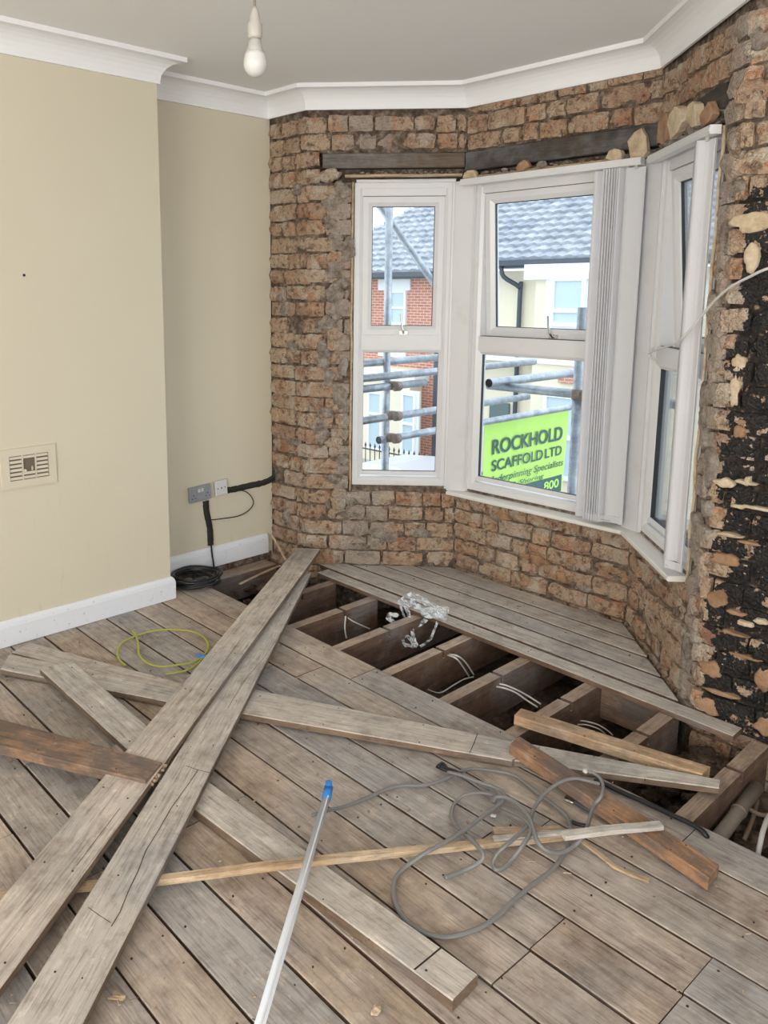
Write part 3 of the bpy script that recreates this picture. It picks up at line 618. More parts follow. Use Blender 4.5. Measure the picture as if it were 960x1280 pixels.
# ------------------------------------------------------------------ loose planks
def plank(name, label, q, z0, z1, th, mat, seed, cat='plank', group=None, cut=None, rot=0):
    """q: pixel corners of the upper face (start side a, end side a, end side b, start side b); z0, z1: height of the upper face at start and end"""
    a0 = fl(*q[0], z0); a1 = fl(*q[1], z1); b1 = fl(*q[2], z1); b0 = fl(*q[3], z0)
    m0 = (a0+b0)/2; m1 = (a1+b1)/2; X = (m1-m0).normalized(); Y = V((0, 0, 1)).cross(X).normalized(); Z = X.cross(Y)
    M = Matrix.Translation(m0) @ Matrix((X, Y, Z)).transposed().to_4x4(); Mi = M.inverted()
    A0, A1, B1, B0 = [Mi @ p for p in (a0, a1, b1, b0)]
    if A0.y > B0.y: A0, A1, B1, B0 = B0, B1, A1, A0
    n = 10; vs = []; rg = random.Random(seed); c = .003
    for i in range(n+1):
        u = i/n; A = A0.lerp(A1, u); B = B0.lerp(B1, u); A.z = B.z = 0; j = rg.uniform(-.001, .001); k = rg.uniform(-.001, .001)
        vs += [V((A.x, A.y+j, -c)), V((A.x, A.y+c+j, 0)), V((B.x, B.y-c+k, 0)), V((B.x, B.y+k, -c)), V((B.x, B.y+k, -th)), V((A.x, A.y+j, -th))]
    k = 6; fs = [(i*k+j, i*k+(j+1) % k, (i+1)*k+(j+1) % k, (i+1)*k+j) for i in range(n) for j in range(k)]+[tuple(range(k)), tuple(n*k+j for j in range(k))]
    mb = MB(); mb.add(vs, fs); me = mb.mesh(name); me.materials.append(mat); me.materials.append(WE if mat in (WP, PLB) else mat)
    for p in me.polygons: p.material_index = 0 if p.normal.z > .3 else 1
    o = link(name, me); o.matrix_world = M; setp(o, label, cat, {'plank': 'loose floor planks', 'timber': 'loose timber pieces'}[cat])
    # old nail holes and heads
    L = (m1-m0).length; hw = abs(B0.y-A0.y)/2; nb = MB(); x = .08
    while x < L-.03 and hw > .03:
        for s in (-.6, .6):
            if rg.random() < .7: sy = s*hw+rg.uniform(-.01, .01); sx = x+rg.uniform(-.02, .02); nb.tube([(sx, sy, -.004), (sx, sy, .0012)], rg.uniform(.0018, .003), 6)
        x += .304 if L > .7 else .17
    if nb.v: nb.obj('nail_heads', bpy.data.materials['rusty_nail'], o)['kind'] = 'stuff'
    return o
PLB = wood('pale_bare_plank', (.47, .42, .36), (.64, .60, .54), (.56, .53, .49), speck=.25)
plank('floor_plank', 'flat grey board lying under the crossing boards beside the yellow green wire, back edge of a pair', [(15, 815), (232, 872), (236, 856), (38, 803)], .024, .024, .02, WP, 1, group=None)
plank('floor_plank', 'narrow grey board at the left, front one of a pair, with a dark underside shadow', [(0, 836), (222, 879), (231, 864), (13, 817)], .030, .030, .022, WP, 2)
plank('floor_plank', 'short weathered board at the left, sloping across between the paired boards and the long plank', [(50, 836), (166, 942), (194, 916), (92, 826)], .052, .050, .022, WP, 3)
plank('floor_plank', 'long grey board on the right of the two running from the wall to the bottom left', [(360, 722), (-30, 1340), (72, 1340), (389, 716)], .075, .052, .022, WP, 4)
plank('floor_plank', 'long grey board on the left of the two, one end against the brick wall', [(370, 685), (-60, 1196), (-20, 1262), (400, 686)], .122, .060, .022, WP, 5)
plank('floor_plank', 'long bare board lying across the floor from the long planks to the open joists', [(290, 856), (675, 933), (640, 951), (290, 889)], .040, .026, .022, WP, 6)
plank('floor_plank', 'pale sawn board reaching over the open joists at the right', [(640, 925), (900, 974), (899, 985), (640, 950)], .022, .022, .02, PLB, 7)
plank('floor_plank', 'brown plank with orange patches and a broken end at the far left', [(-60, 882), (203, 952), (182, 976), (-60, 918)], .078, .086, .03, WR, 8)
plank('timber_offcut', 'orange brown timber strip with a screw lying across the open joists', [(652, 885), (888, 958), (878, 968), (643, 894)], .030, .022, .035, WO, 9, 'timber')
plank('timber_offcut', 'reddish brown timber piece crossing over the pale board beside the cable tangle', [(650, 920), (899, 1080), (886, 1098), (637, 930)], .062, .045, .035, WR, 10, 'timber')
o = plank('floor_plank', 'heavy grey board with a sawn line near its end, in the foreground', [(170, 912), (598, 1217), (566, 1250), (140, 934)], .030, .032, .028, WP, 11)
# saw line across it
a = fl(552, 1184, .0322); b = fl(518, 1212, .0322); mbs = MB().tube([a, b], .0022, 4, flat=.4); s_ = mbs.obj('saw_cut', plain('dark_cut', (.03, .022, .018), .9)); s_.parent = o; s_.matrix_parent_inverse = o.matrix_world.inverted()
def mark(parent_label, name, pts, z, r=.0011):
    par = [q for q in C.objects if q.get('label') == parent_label][0]
    mb = MB(); mb.tube([fl(x, y, z_ if z is None else z) for x, y, *z_ in pts], r, 4, flat=.35); o = mb.obj(name, bpy.data.materials['dark_cut']); bpy.context.view_layer.update(); o.parent = par; o.matrix_parent_inverse = par.matrix_world.inverted()
def zmark(parent_label, name, pts, r=.0011):
    par = [q for q in C.objects if q.get('label') == parent_label][0]; bpy.context.view_layer.update(); M = par.matrix_world; n_ = (M.to_3x3() @ V((0, 0, 1))).normalized(); p0 = M.translation
    ps = []
    for x, y in pts:
        v = ray(x, y); ps.append(M.inverted() @ (EYE+v*((p0+n_*.0006-EYE).dot(n_)/v.dot(n_))))
    MB().tube(ps, r, 4, flat=.35).obj(name, bpy.data.materials['dark_cut'], par)
LA = 'long grey board on the right of the two running from the wall to the bottom left'; LE = 'long bare board lying across the floor from the long planks to the open joists'
zmark(LA, 'crack', [(248, 962), (232, 985), (214, 1010), (198, 1038), (183, 1062), (172, 1090), (160, 1115), (150, 1140), (139, 1158)], .0010)
zmark(LA, 'crack', [(232, 957), (246, 962), (267, 967)], .0009); zmark(LA, 'crack', [(110, 1134), (124, 1144), (138, 1153)], .0007)
zmark(LA, 'crack', [(352, 790), (330, 822), (306, 850), (285, 885)], .0006)
zmark(LE, 'crack', [(597, 917), (592, 930), (587, 941)], .0011)
LB = 'long grey board on the left of the two, one end against the brick wall'
zmark(LB, 'crack', [(300, 800), (270, 842), (246, 880)], .0006); zmark(LB, 'crack', [(150, 1010), (118, 1052), (96, 1082)], .0007)
LD = 'brown plank with orange patches and a broken end at the far left'
par = [q for q in C.objects if q.get('label') == LD][0]; bpy.context.view_layer.update(); rg = random.Random(2); mb = MB()
for k in range(16):
    u = k/15; p = par.matrix_world.inverted() @ fl(201-19*u, 952+23*u, .080); mb.tube([p+V((-.02, 0, -.004-rg.uniform(0, .014))), p+V((rg.uniform(.0, .022), rg.uniform(-.003, .003), -.006-rg.uniform(0, .014)))], rg.uniform(.003, .006), 5)
mb.obj('splintered_end', WO, par)['kind'] = 'stuff'
# screws on the orange strip
def batten(name, label, pts, wd, th, mat, seed, cat='lath', parent=None):
    mb = MB(); n = len(pts); vs = []
    for i, p in enumerate(pts):
        t = (pts[min(i+1, n-1)]-pts[max(i-1, 0)]).normalized(); y = V((0, 0, 1)).cross(t).normalized(); j = .0012*nz((i*1.7, seed, 0)); q = p+V((0, 0, j))
        vs += [q-y*wd/2, q+y*wd/2, q+y*wd/2-V((0, 0, th)), q-y*wd/2-V((0, 0, th))]
    fs = [(i*4+k, i*4+(k+1) % 4, (i+1)*4+(k+1) % 4, (i+1)*4+k) for i in range(n-1) for k in range(4)]+[(0, 1, 2, 3), tuple((n-1)*4+k for k in range(4))]
    o_ = pts[0].copy(); t = (pts[-1]-pts[0]); an = math.atan2(t.y, t.x); M = Matrix.Translation(o_) @ Matrix.Rotation(an, 4, 'Z'); Mi = M.inverted()
    mb.add([Mi @ v for v in vs], fs); o = mb.obj(name, mat, parent); o.matrix_world = M
    if label: setp(o, label, cat, 'thin wooden laths' if cat == 'lath' else 'loose timber pieces')
    return o
def fpath(pts, z=.02): return [fl(p[0], p[1], p[2] if len(p) > 2 else z) for p in pts]
batten('wood_lath', 'long thin pine lath crossing the floor under the two long planks', fpath([(-60, 1124, .028), (60, 1108, .028), (205, 1096, .036), (330, 1080, .052), (430, 1069, .046), (480, 1064, .036), (600, 1052, .026), (720, 1040, .026)]), .021, .016, WN, 1)
batten('wood_lath', 'white topped split lath end at the right, over the reddish timber piece', fpath([(704, 1042), (760, 1035), (827, 1029)], .072), .024, .013, PLB, 2)
batten('wood_lath', 'pale painted lath strip lying on the long lath under the cable tangle', fpath([(616, 1047), (660, 1043), (718, 1038)], .036), .016, .007, PLB, 3)
batten('wood_lath', 'curved thin splinter of lath on the floor at the right', fpath([(722, 1046, .02), (745, 1063, .012), (768, 1082, .009), (790, 1092, .007), (812, 1100, .007)]), .012, .006, WN, 4)
batten('timber_offcut', 'small orange pine block behind the long lath', fpath([(617, 1038), (700, 1037)], .02), .032, .02, WO, 5, 'timber')
# ------------------------------------------------------------------ plastic trunking
tk = empty('cable_trunking', fl(411, 985, .03)); setp(tk, 'long thin grey white plastic conduit tube with a blue end in the foreground', 'conduit')
pa = fl(408, 998, .066); pb = fl(322, 1290, .066); dvec = (pb-pa).normalized(); sv = V((0, 0, 1)).cross(dvec)
ALU = NT('grey_white_plastic', .3); ALU.col((.62, .66, .71)); ALU = ALU.m
BLU = plain('blue_plastic', (.03, .22, .62), .4)
def bar(mb, a, b, wd, h0, h1):
    d = (b-a).normalized(); s = V((0, 0, 1)).cross(d).normalized(); u = V((0, 0, 1))
    mb.hexa([p+s*k*wd/2+u*h for h in (h0, h1) for p, k in ((a, -1), (b, -1), (b, 1), (a, 1))])
mb = MB(); mb.tube([pa-tk.location, pb-tk.location], .0115, 12, flat=.75); mb.obj('tube', ALU, tk, True)
mb = MB(); mb.tube([pa-tk.location+sv*.005+V((0, 0, .009)), pb-tk.location+sv*.005+V((0, 0, .009))], .0025, 6); mb.obj('ridge', PVC, tk)
e0 = fl(411, 984, .066); mb = MB(); mb.tube([e0-tk.location, pa-tk.location+(pa-e0)*.1], .0135, 12, flat=.8); mb.obj('end_cap', BLU, tk, True)
mb = MB(); mb.lathe([(.004, .0), (.010, .0), (.010, .012), (.004, .012)], e0-tk.location+V((0, 0, .006)), 12); mb.obj('cap_ring', BLU, tk)
# ------------------------------------------------------------------ cables
GREY = plain('grey_cable_sheath', (.20, .195, .19), .38); BLK = plain('black_cable_sheath', (.018, .019, .022), .4); WHC = plain('white_cable_sheath', (.66, .65, .62), .4)
YG = plain('yellow_green_sheath', (.42, .42, .06), .42); TAPE = plain('black_tape', (.012, .012, .013), .5)
def cable(mb, pts, r, z=.012, flat=.75, n=8, k=6): mb.tube(smooth_path(fpath(pts, z), k), r*1.18, n, flat=flat)
tg = empty('cable_tangle', fl(650, 1020, 0)); setp(tg, 'loose tangle of flat grey electric cable on the floorboards', 'cable'); off = tg.location.copy()
def sub(mb, name, mat, par, off): mb.v = [tuple(V(v)-off) for v in mb.v]; return mb.obj(name, mat, par, True)
mb = MB()
cable(mb, [(390, 1019, .052), (410, 1013, .05), (435, 1007, .02), (460, 997), (480, 988), (502, 982), (533, 981), (553, 975), (573, 966), (590, 961), (613, 963), (640, 968), (657, 979), (677, 995), (700, 1012), (710, 1024), (713, 1036, .03)], .0055)
cable(mb, [(560, 965, .02), (576, 969, .03), (597, 977, .03), (618, 984, .03), (628, 990, .03), (631, 996, .03), (625, 1005, .035), (602, 1022, .04), (580, 1038, .045), (563, 1049, .05), (547, 1058, .048), (535, 1064, .045), (520, 1074, .03), (508, 1083, .018), (496, 1095), (492, 1108), (494, 1128), (505, 1148), (520, 1160), (540, 1169), (563, 1171), (597, 1161), (622, 1145), (645, 1123), (667, 1105), (690, 1087), (703, 1071), (712, 1056, .016)], .0055)
cable(mb, [(573, 967, .02), (590, 977, .02), (605, 988, .02), (619, 994, .025), (600, 991, .028), (583, 993, .025), (571, 1001), (565, 1012), (565, 1024), (573, 1035, .02), (585, 1045, .035), (597, 1058, .045), (604, 1068, .045), (600, 1077, .03), (580, 1088), (556, 1097)], .0052)
cable(mb, [(617, 1003, .03), (620, 997, .035), (628, 996, .04), (640, 1000, .045), (653, 1011, .05), (662, 1023, .055), (667, 1038, .06), (672, 1052, .06), (683, 1063, .045), (700, 1066, .03), (717, 1058, .03), (730, 1044, .05), (737, 1024, .05), (743, 1007, .05), (752, 995, .07), (754, 984, .075), (751, 974, .08), (743, 967, .085), (734, 964, .09)], .0055)
cable(mb, [(750, 980, .075), (735, 976, .07), (718, 973, .07), (700, 978, .065), (682, 991, .05), (668, 1010, .04), (662, 1027, .045), (651, 1041, .055), (632, 1057, .055), (620, 1069, .03), (616, 1080, .014), (620, 1087), (630, 1084), (641, 1073, .02), (654, 1056, .048), (664, 1038, .055), (655, 1024, .045), (640, 1016, .03), (624, 1008, .02), (616, 1001, .025), (620, 996, .03)], .0052)
sub(mb, 'grey_cable', GREY, tg, off)
mb = MB(); cable(mb, [(547, 957), (556, 961), (566, 964), (574, 968)], .010, .016, .5); cable(mb, [(548, 959), (553, 954), (560, 962)], .005, .02); sub(mb, 'taped_end', TAPE, tg, off)
mb = MB(); cable(mb, [(573, 967), (588, 977), (603, 987), (612, 990)], .006, .012); sub(mb, 'black_cable', BLK, tg, off)
mb = MB(); cable(mb, [(738, 965, .087), (733, 963, .09), (731, 965, .09)], .006); sub(mb, 'white_core', WHC, tg, off)
def cobj(name, label, paths, r, mat, z=.012, flat=.7, cat='cable', k=6):
    mb = MB()
    for p in paths: cable(mb, p, r, z, flat, k=k)
    c = V(mb.v[0]); c.z = 0; mb.v = [tuple(V(v)-c) for v in mb.v]; o = mb.obj(name, mat, None, True); o.location = c; return setp(o, label, cat, 'cables under the floor' if name == 'joist_cable' else None)
cobj('earth_wire', 'yellow green earth wire coiled in a loop on the boards at the left', [[(157, 832), (149, 824), (147, 815), (152, 804), (167, 796), (185, 790), (205, 787), (233, 788), (250, 793), (259, 802), (260, 811), (253, 821), (240, 828), (222, 831), (200, 833), (183, 828), (174, 818), (173, 806), (170, 795), (165, 788)], [(256, 818), (248, 829), (233, 838), (207, 843)]], .0042, YG, .012)
o = bpy.data.objects['earth_wire']; mb = MB(); cable(mb, [(247, 819), (253, 821), (259, 821)], .0065, .014, 1.); cable(mb, [(253, 821), (258, 826), (262, 829)], .003, .008, 1.); mb.v = [tuple(V(v)-o.location) for v in mb.v]; mb.obj('blue_tape', BLU, o)
rng = random.Random(9); mb = MB(); cc = V((-3.425, 2.29, 0)); pts = []
for i in range(7*20+1):
    a = i*2*math.pi/20; lp = i/20; rr = .118-.012*math.sin(lp*2.1)+.008*math.sin(a*2+lp); ox = .01*math.sin(lp*3.1); oy = .012*math.cos(lp*2.3)
    pts.append(cc+V((rr*math.cos(a)*.95+ox, rr*math.sin(a)+oy, .008+.007*lp+.004*math.sin(a*3+lp))))
mb.tube(pts, .0065, 8)
mb.tube(smooth_path([cc+V((-.08, .06, .02)), cc+V((-.02, .0, .014)), cc+V((.05, -.03, .014)), cc+V((.10, .02, .03))], 6), .005, 8)
mb.v = [tuple(V(v)-cc) for v in mb.v]; o = mb.obj('coiled_cable', BLK, None, True); o.location = cc; setp(o, 'coiled black cable on the floor in the alcove below the sockets', 'cable')
cobj('floor_cable', 'black cable running over the board edge into the open floor at the right', [[(744, 974, .012), (760, 982), (777, 990), (800, 1000), (822, 1010), (845, 1021), (862, 1029), (876, 1037), (884, 1046, .0), (889, 1056, -.05)]], .0075, BLK, .012)
cobj('joist_cable', 'pair of white cables passing through a joist notch in the middle of the open floor', [[(562, 818, -.05), (572, 820, -.04), (582, 828, -.08), (592, 843, -.15)], [(560, 819, -.05), (570, 823, -.04), (577, 831, -.08), (586, 845, -.15)]], .0042, WHC, -.05)
cobj('joist_cable', 'pair of white cables next to the end of the orange brown timber strip', [[(618, 854, -.06), (630, 856, -.05), (645, 862, -.07), (660, 870, -.1), (676, 880, -.12)], [(618, 858, -.06), (630, 860, -.05), (645, 866, -.07), (658, 875, -.1), (672, 884, -.12)]], .0042, WHC, -.05)
cobj('joist_cable', 'thin pale cable lying on the rubble below the third joist', [[(535, 862, -.12), (550, 866, -.16), (566, 857, -.16), (580, 849, -.16), (592, 846, -.16)]], .003, WHC, -.16)
cobj('joist_cable', 'pale cable loops between the joists left of the plastic film', [[(430, 768, -.05), (440, 776, -.08), (455, 783, -.12), (462, 786, -.14)], [(432, 770, -.05), (431, 785, -.1), (433, 798, -.15)]], .0035, WHC, -.16)
cobj('joist_cable', 'thin cable looping over the rubble behind the orange brown strip', [[(714, 902, -.14), (728, 901, -.12), (745, 905, -.12), (758, 912, -.14), (766, 919, -.16)], [(716, 906, -.14), (732, 906, -.12), (748, 911, -.13), (757, 918, -.16)]], .003, WHC, -.16)
cobj('joist_cable', 'thick white cable rising in the open floor at the far right', [[(985, 1005, -.1), (965, 1015, -.08), (955, 1035, -.06), (949, 1060, -.08), (944, 1085, -.15)]], .0062, WHC, -.1, 1.)
cobj('joist_cable', 'brown dusty cords lying beside the grey pipe under the floor', [[(930, 1013, -.12), (918, 1028, -.14), (905, 1045, -.16), (897, 1062, -.18)], [(947, 1000, -.12), (940, 1025, -.14), (930, 1050, -.16)], [(938, 1012, -.1), (950, 1018, -.1), (968, 1020, -.12)]], .006, plain('dusty_cord', (.20, .145, .10), .9), -.15, 1.)
mb = MB(); pp = [fl(946, 984, -.09), fl(889, 1060, -.12)]; c = pp[0].copy(); mb.tube([p-c for p in pp], .0215, 16); PIPE = plain('dusty_lead_pipe', (.24, .20, .165), .8, bump=.4, var=.25, vs=20)
o = mb.obj('old_pipe', PIPE, None, True); o.location = c; setp(o, 'dusty grey brown pipe under the floor in the far right opening', 'pipe')
q = pp[0].lerp(pp[1], .42)-c; mb = MB(); dd = (pp[1]-pp[0]).normalized(); mb.tube([q-dd*.004, q+dd*.004], .0245, 16); mb.obj('pipe_tie', RUST, o, True)
# loose hand tool beneath the reddish timber
tl = empty('hand_scraper', fl(722, 1003, 0)); setp(tl, 'flat grey bladed tool with dark handle lying beneath the reddish timber piece', 'tool')
mb = MB(); bar(mb, fl(706, 998, .004), fl(724, 1004, .004), .028, 0, .003); sub(mb, 'blade', CHR, tl, tl.location)
mb = MB(); cable(mb, [(720, 1002), (728, 1007), (740, 1013)], .011, .012, .5); sub(mb, 'handle', plain('dark_grey_grip', (.06, .065, .07), .5), tl, tl.location)
cobj('cable_stub', 'short black cable stub beside the pale lath end', [[(714, 1027), (722, 1030), (732, 1032)]], .006, BLK, .01)
# ------------------------------------------------------------------ plastic film
FILM = NT('clear_plastic_film', .25); f_ = FILM.n('ShaderNodeBsdfTransparent', i_0=(.95, .97, 1, 1)); nn_ = FILM.noise(FILM.coord('World', 0, (14, 40, 30)), 1.6, 4, .6)
FILM.col((.85, .9, .95)); mm = FILM.n('ShaderNodeMixShader', i_0=FILM.ramp(nn_, [(.38, .14), (.50, .38), (.58, .85)]), i_1=f_.outputs[0], i_2=FILM.b.outputs[0]); FILM.put(FILM.t.nodes['Material Output'].inputs[0], mm.outputs[0]); FILM = FILM.m
fm = empty('plastic_film', fl(545, 772, .0)); setp(fm, 'crumpled clear plastic film draped over the board edge above the open joists', 'plastic film')
def ribbon(pts, w0, seed, name='film_strip'):
    pts = smooth_path(pts, 5); mb = MB(); vs = []; rg = random.Random(seed); m_ = 5
    for i, p in enumerate(pts):
        t = (pts[min(i+1, len(pts)-1)]-pts[max(i-1, 0)]).normalized(); s = t.cross(V((.3, -.5, .8))).normalized(); nrm = t.cross(s); wd = w0*(.7+.6*abs(nz((i*.3, seed, 1))))
        for j in range(m_): u = j/(m_-1)-.5; vs.append(p+s*u*wd+nrm*(.012*nz((i*.5, j*1.3, seed))))
    fs = [(i*m_+j, i*m_+j+1, (i+1)*m_+j+1, (i+1)*m_+j) for i in range(len(pts)-1) for j in range(m_-1)]
    mb.add(vs, fs); return sub(mb, name, FILM, fm, fm.location)
P_ = lambda x, y, z: fl(x, y, z)
ribbon([P_(503, 757, .02), (P_(515, 748, .03)), P_(530, 757, .02), P_(545, 764, .025), P_(560, 768, .02)], .09, 1)
ribbon([P_(528, 760, .02), P_(535, 768, .02), P_(548, 766, .03), P_(558, 765, .03)], .06, 2)
ribbon([P_(505, 756, .02), P_(510, 765, -.0), P_(514, 780, -.05), P_(517, 798, -.08), P_(521, 808, -.1)], .022, 3)
ribbon([P_(498, 770, -.03), P_(487, 768, -.04), P_(487, 775, -.06), P_(500, 779, -.07), P_(520, 782, -.06), P_(535, 772, -.02)], .028, 4)
ribbon([P_(548, 774, .0), P_(543, 787, -.04), P_(537, 800, -.07), P_(525, 808, -.09)], .014, 5)
ribbon([P_(521, 808, -.1), P_(507, 806, -.1), P_(503, 797, -.09), P_(510, 796, -.08), P_(520, 808, -.09)], .02, 6)
ribbon([P_(500, 756, .01), P_(505, 770, -.04), P_(511, 786, -.06)], .012, 7)
# ------------------------------------------------------------------ bulb, vent, sockets
bd = 2.12; bp = at(319, 78, bd); bo = empty('pendant_light', (bp.x, bp.y, H)); setp(bo, 'white pendant bulb hanging on a short cord from the ceiling', 'light'); off = bo.location
def tz_(py): return at(319, py, bd).z-H
HOLD = plain('pendant_holder', (.50, .47, .43), .5); BULB = NT('opal_bulb', .25); BULB.col((.66, .66, .64)); BULB = BULB.m
rod('cord', plain('pendant_cord', (.28, .24, .20), .6), [(0, 0, 0), (0, 0, tz_(14))], .0035, bo, 8)
mb = MB(); mb.lathe([(.004, tz_(12)), (.009, tz_(17)), (.012, tz_(22)), (.014, tz_(30)), (.019, tz_(33)), (.019, tz_(47)), (.017, tz_(50))], (0, 0, 0), 24); mb.obj('lamp_holder', HOLD, bo, True)
mb = MB(); zc = tz_(80); prof = [(.012, tz_(50)), (.0165, tz_(53)), (.0185, tz_(60)), (.024, tz_(66))]; mb.lathe(prof, (0, 0, 0), 24); mb.obj('bulb_base', plain('bulb_base_grey', (.48, .46, .43), .5), bo, True)
r_ = .0305; prof = [(.023, tz_(65)), (.027, tz_(70))]+[(r_*math.cos(a), zc+r_*1.06*math.sin(a)) for a in [R(x) for x in (8, -10, -28, -45, -60, -75, -88)]]; mb = MB(); mb.lathe(prof, (0, 0, 0), 28); mb.obj('bulb_globe', BULB, bo, True)
mb = MB(); mb.lathe([(.001, -.012), (.03, -.010), (.035, 0)], (0, 0, 0), 20); mb.obj('ceiling_rose', PVC, bo, True)
# air vent
VC = plain('vent_ivory', (.68, .62, .50), .45); VD = plain('vent_dark', (.16, .13, .10), .9)
pv = [onX(0-6, 561, XL), onX(69, 606, XL)]; y0, y1 = onX(1, 580, XL).y-.0, onX(69, 580, XL).y; z1 = onX(69, 554, XL).z; z0 = onX(69, 602, XL).z
ve = empty('air_vent', (XL, (y0+y1)/2, (z0+z1)/2)); setp(ve, 'cream plastic wall vent with broken middle slats on the chimney breast', 'vent'); off = ve.location; hw = (y1-y0)/2; hh = (z1-z0)/2
def vb(y0, y1, z0, z1, x0, x1): return MB().box(x0, x1, y0, y1, z0, z1)
m_ = MB(); fr = .032
for a in ((-hw, hw, hh-fr, hh), (-hw, hw, -hh, -hh+fr), (-hw, -hw+fr, -hh+fr, hh-fr), (hw-fr, hw, -hh+fr, hh-fr)): m_.box(0, .010, a[0], a[1], a[2], a[3])
m_.obj('frame', VC, ve); vb(-hw+fr*.8, hw-fr*.8, -hh+fr*.8, hh-fr*.8, .0005, .0015).obj('backing', VD, ve)
iw = hw-fr; ih = hh-fr
for s in (-1, 1): vb(s*iw/3-.0025, s*iw/3+.0025, -ih, ih, .002, .009).obj('divider', VC, ve)
for c_ in range(3):
    for k in range(6):
        if c_ == 1 and k in (2, 3, 4): continue
        z = -ih+(k+.5)*2*ih/6; a = -iw+c_*2*iw/3+.003; b = a+2*iw/3-.006
        mb = MB(); mb.hexa([(x, y, zz) for zz, xo in ((z-ih/10, .004), (z+ih/11, 0)) for x, y in ((.001+xo, a), (.0035+xo, a), (.0035+xo, b), (.001+xo, b))]); mb.obj('slat', VC, ve)
mb = MB(); rock(mb, (.006, .012, -.008), .011, random.Random(1), (.4, 1, 1)); rock(mb, (.006, -.02, -.016), .009, random.Random(2), (.4, 1, 1)); mb.obj('broken_fragment', VC, ve)
hp = onX(30, 344, XL); mb = MB(); mb.tube([hp, hp+V((.002, 0, 0))], .006, 10); mb.v = [tuple(V(v)-hp) for v in mb.v]; o = mb.obj('wall_plug_hole', RUB); o.location = hp; setp(o, 'small dark screw hole high on the plain cream wall', 'hole')
# sockets
SG = plain('dusty_grey_plate', (.34, .36, .40), .4, .3, var=.2, vs=60); SW = plain('white_plate', (.66, .66, .68), .4)
def socket(name, label, pc, wy, hz, mat, tilt, rockers, holes):
    c = onX(pc[0], pc[1], XA); e = empty(name, (XA, c.y, c.z)); e.rotation_euler = (R(tilt), 0, 0); setp(e, label, 'socket')
    mb = MB(); mb.box(0, .012, -wy/2+.004, wy/2-.004, -hz/2+.004, hz/2-.004); mb.obj('back_box', SG, e)
    mb = MB(); a, b = wy/2, hz/2; mb.add([(.012, -a, -b), (.012, a, -b), (.012, a, b), (.012, -a, b), (.019, -a, -b), (.019, a, -b), (.019, a, b), (.019, -a, b), (.022, -a+.004, -b+.004), (.022, a-.004, -b+.004), (.022, a-.004, b-.004), (.022, -a+.004, b-.004)],
        [(0, 1, 2, 3), (8, 9, 10, 11)]+[(i+k, i+(k+1) % 4, i+4+(k+1) % 4, i+4+k) for i in (0, 4) for k in range(4)]); mb.obj('face_plate', mat, e)
    for y, z, w_, h_ in rockers: MB().box(.0215, .026, y-w_/2, y+w_/2, z-h_/2, z+h_/2).obj('rocker_switch', SW, e)
    for y, z, w_, h_ in holes: MB().box(.0218, .0226, y-w_/2, y+w_/2, z-h_/2, z+h_/2).obj('pin_hole', RUB, e)
    return e
hl = []
for s in (-1, 1): hl += [(s*.045, -.004, .004, .009), (s*.045-.010, -.02, .008, .004), (s*.045+.010, -.02, .008, .004)]
socket('double_socket', 'dusty grey double socket on the alcove wall above the coiled black cable', (248, 616), .140, .084, SG, 3, [(-.010, .018, .014, .018), (.010, .018, .014, .018)], hl)
socket('wall_outlet', 'small square white outlet plate right of the double socket', (274, 609), .080, .084, SW, 4, [], [(0, 0, .006, .009), (-.024, 0, .006, .006), (.024, 0, .006, .006)])
def chase(name, label, pts, r, seed):
    ps = smooth_path([onX(x, y, XA) for x, y in pts], 8); mb = MB(); mb.tube([p+V((.001, 0, 0)) for p in ps], r, 8, rr=[r*(1+.25*nz((i*.6, seed, 0))) for i in range(len(ps))])
    c = V(ps[0]); mb.v = [(min(v[0], XA+.012)-c.x, v[1]-c.y, v[2]-c.z) for v in mb.v]; o = mb.obj(name, plain('black_filled_chase_%d' % seed, (.022, .021, .02), .7, bump=.6), None, True); o.location = c; return setp(o, label, 'cable')
chase('wall_cable', 'black wrapped cable running down from the double socket to the floor', [(257, 626), (258, 640), (262, 660), (263, 681)], .019, 1)
chase('wall_cable', 'black wrapped cable running from the white outlet to the brick corner', [(283, 613), (295, 611), (312, 607), (330, 603), (341, 597), (343, 588)], .018, 2)
def wirex(name, label, pts, r, mat, X=XA+.02):
    ps = smooth_path([onX(x, y, X) for x, y in pts], 6); c = ps[0]; mb = MB(); mb.tube([p-c for p in ps], r, 6); o = mb.obj(name, mat, None, True); o.location = c; return setp(o, label, 'cable')
wirex('thin_wire', 'thin black wire looping out from the wall beside the sockets', [(288, 613), (302, 613), (312, 618), (317, 628), (311, 638), (298, 645), (280, 648), (263, 650)], .0028, BLK)
wirex('thin_wire', 'black wire dropping from the wrapped cable to the coil over the skirting', [(264, 680), (265, 692), (267, 705), (268, 716)], .005, BLK, XA+.03)
# white cable from the right window to the right wall
hA = FR.p0(.16, 1.262, -.01); ends = [FR.p0(.20, 1.275, -.025), FR.p0(.235, 1.268, -.045), FR.p0(.30, 1.235, -.05), FR.p0(.27, 1.262, -.06)]
ps = ends+[at(843, 430, 3.03), at(851, 424, 2.94), at(862, 413, 2.88), at(880, 391, 2.8), at(905, 365, 2.65), at(935, 347, 2.52), at(975, 332, 2.42)]
ps.append(V((ps[-1].x+.12, P3[1]-.02, ps[-1].z+.02)))
ps = smooth_path(ps, 8); c = ps[0]; mb = MB(); mb.tube([p-c for p in ps], .0045, 8); o = mb.obj('white_cable', WHC, None, True); o.location = c; setp(o, 'white cable curving from the right window handle to the black brick wall', 'cable')
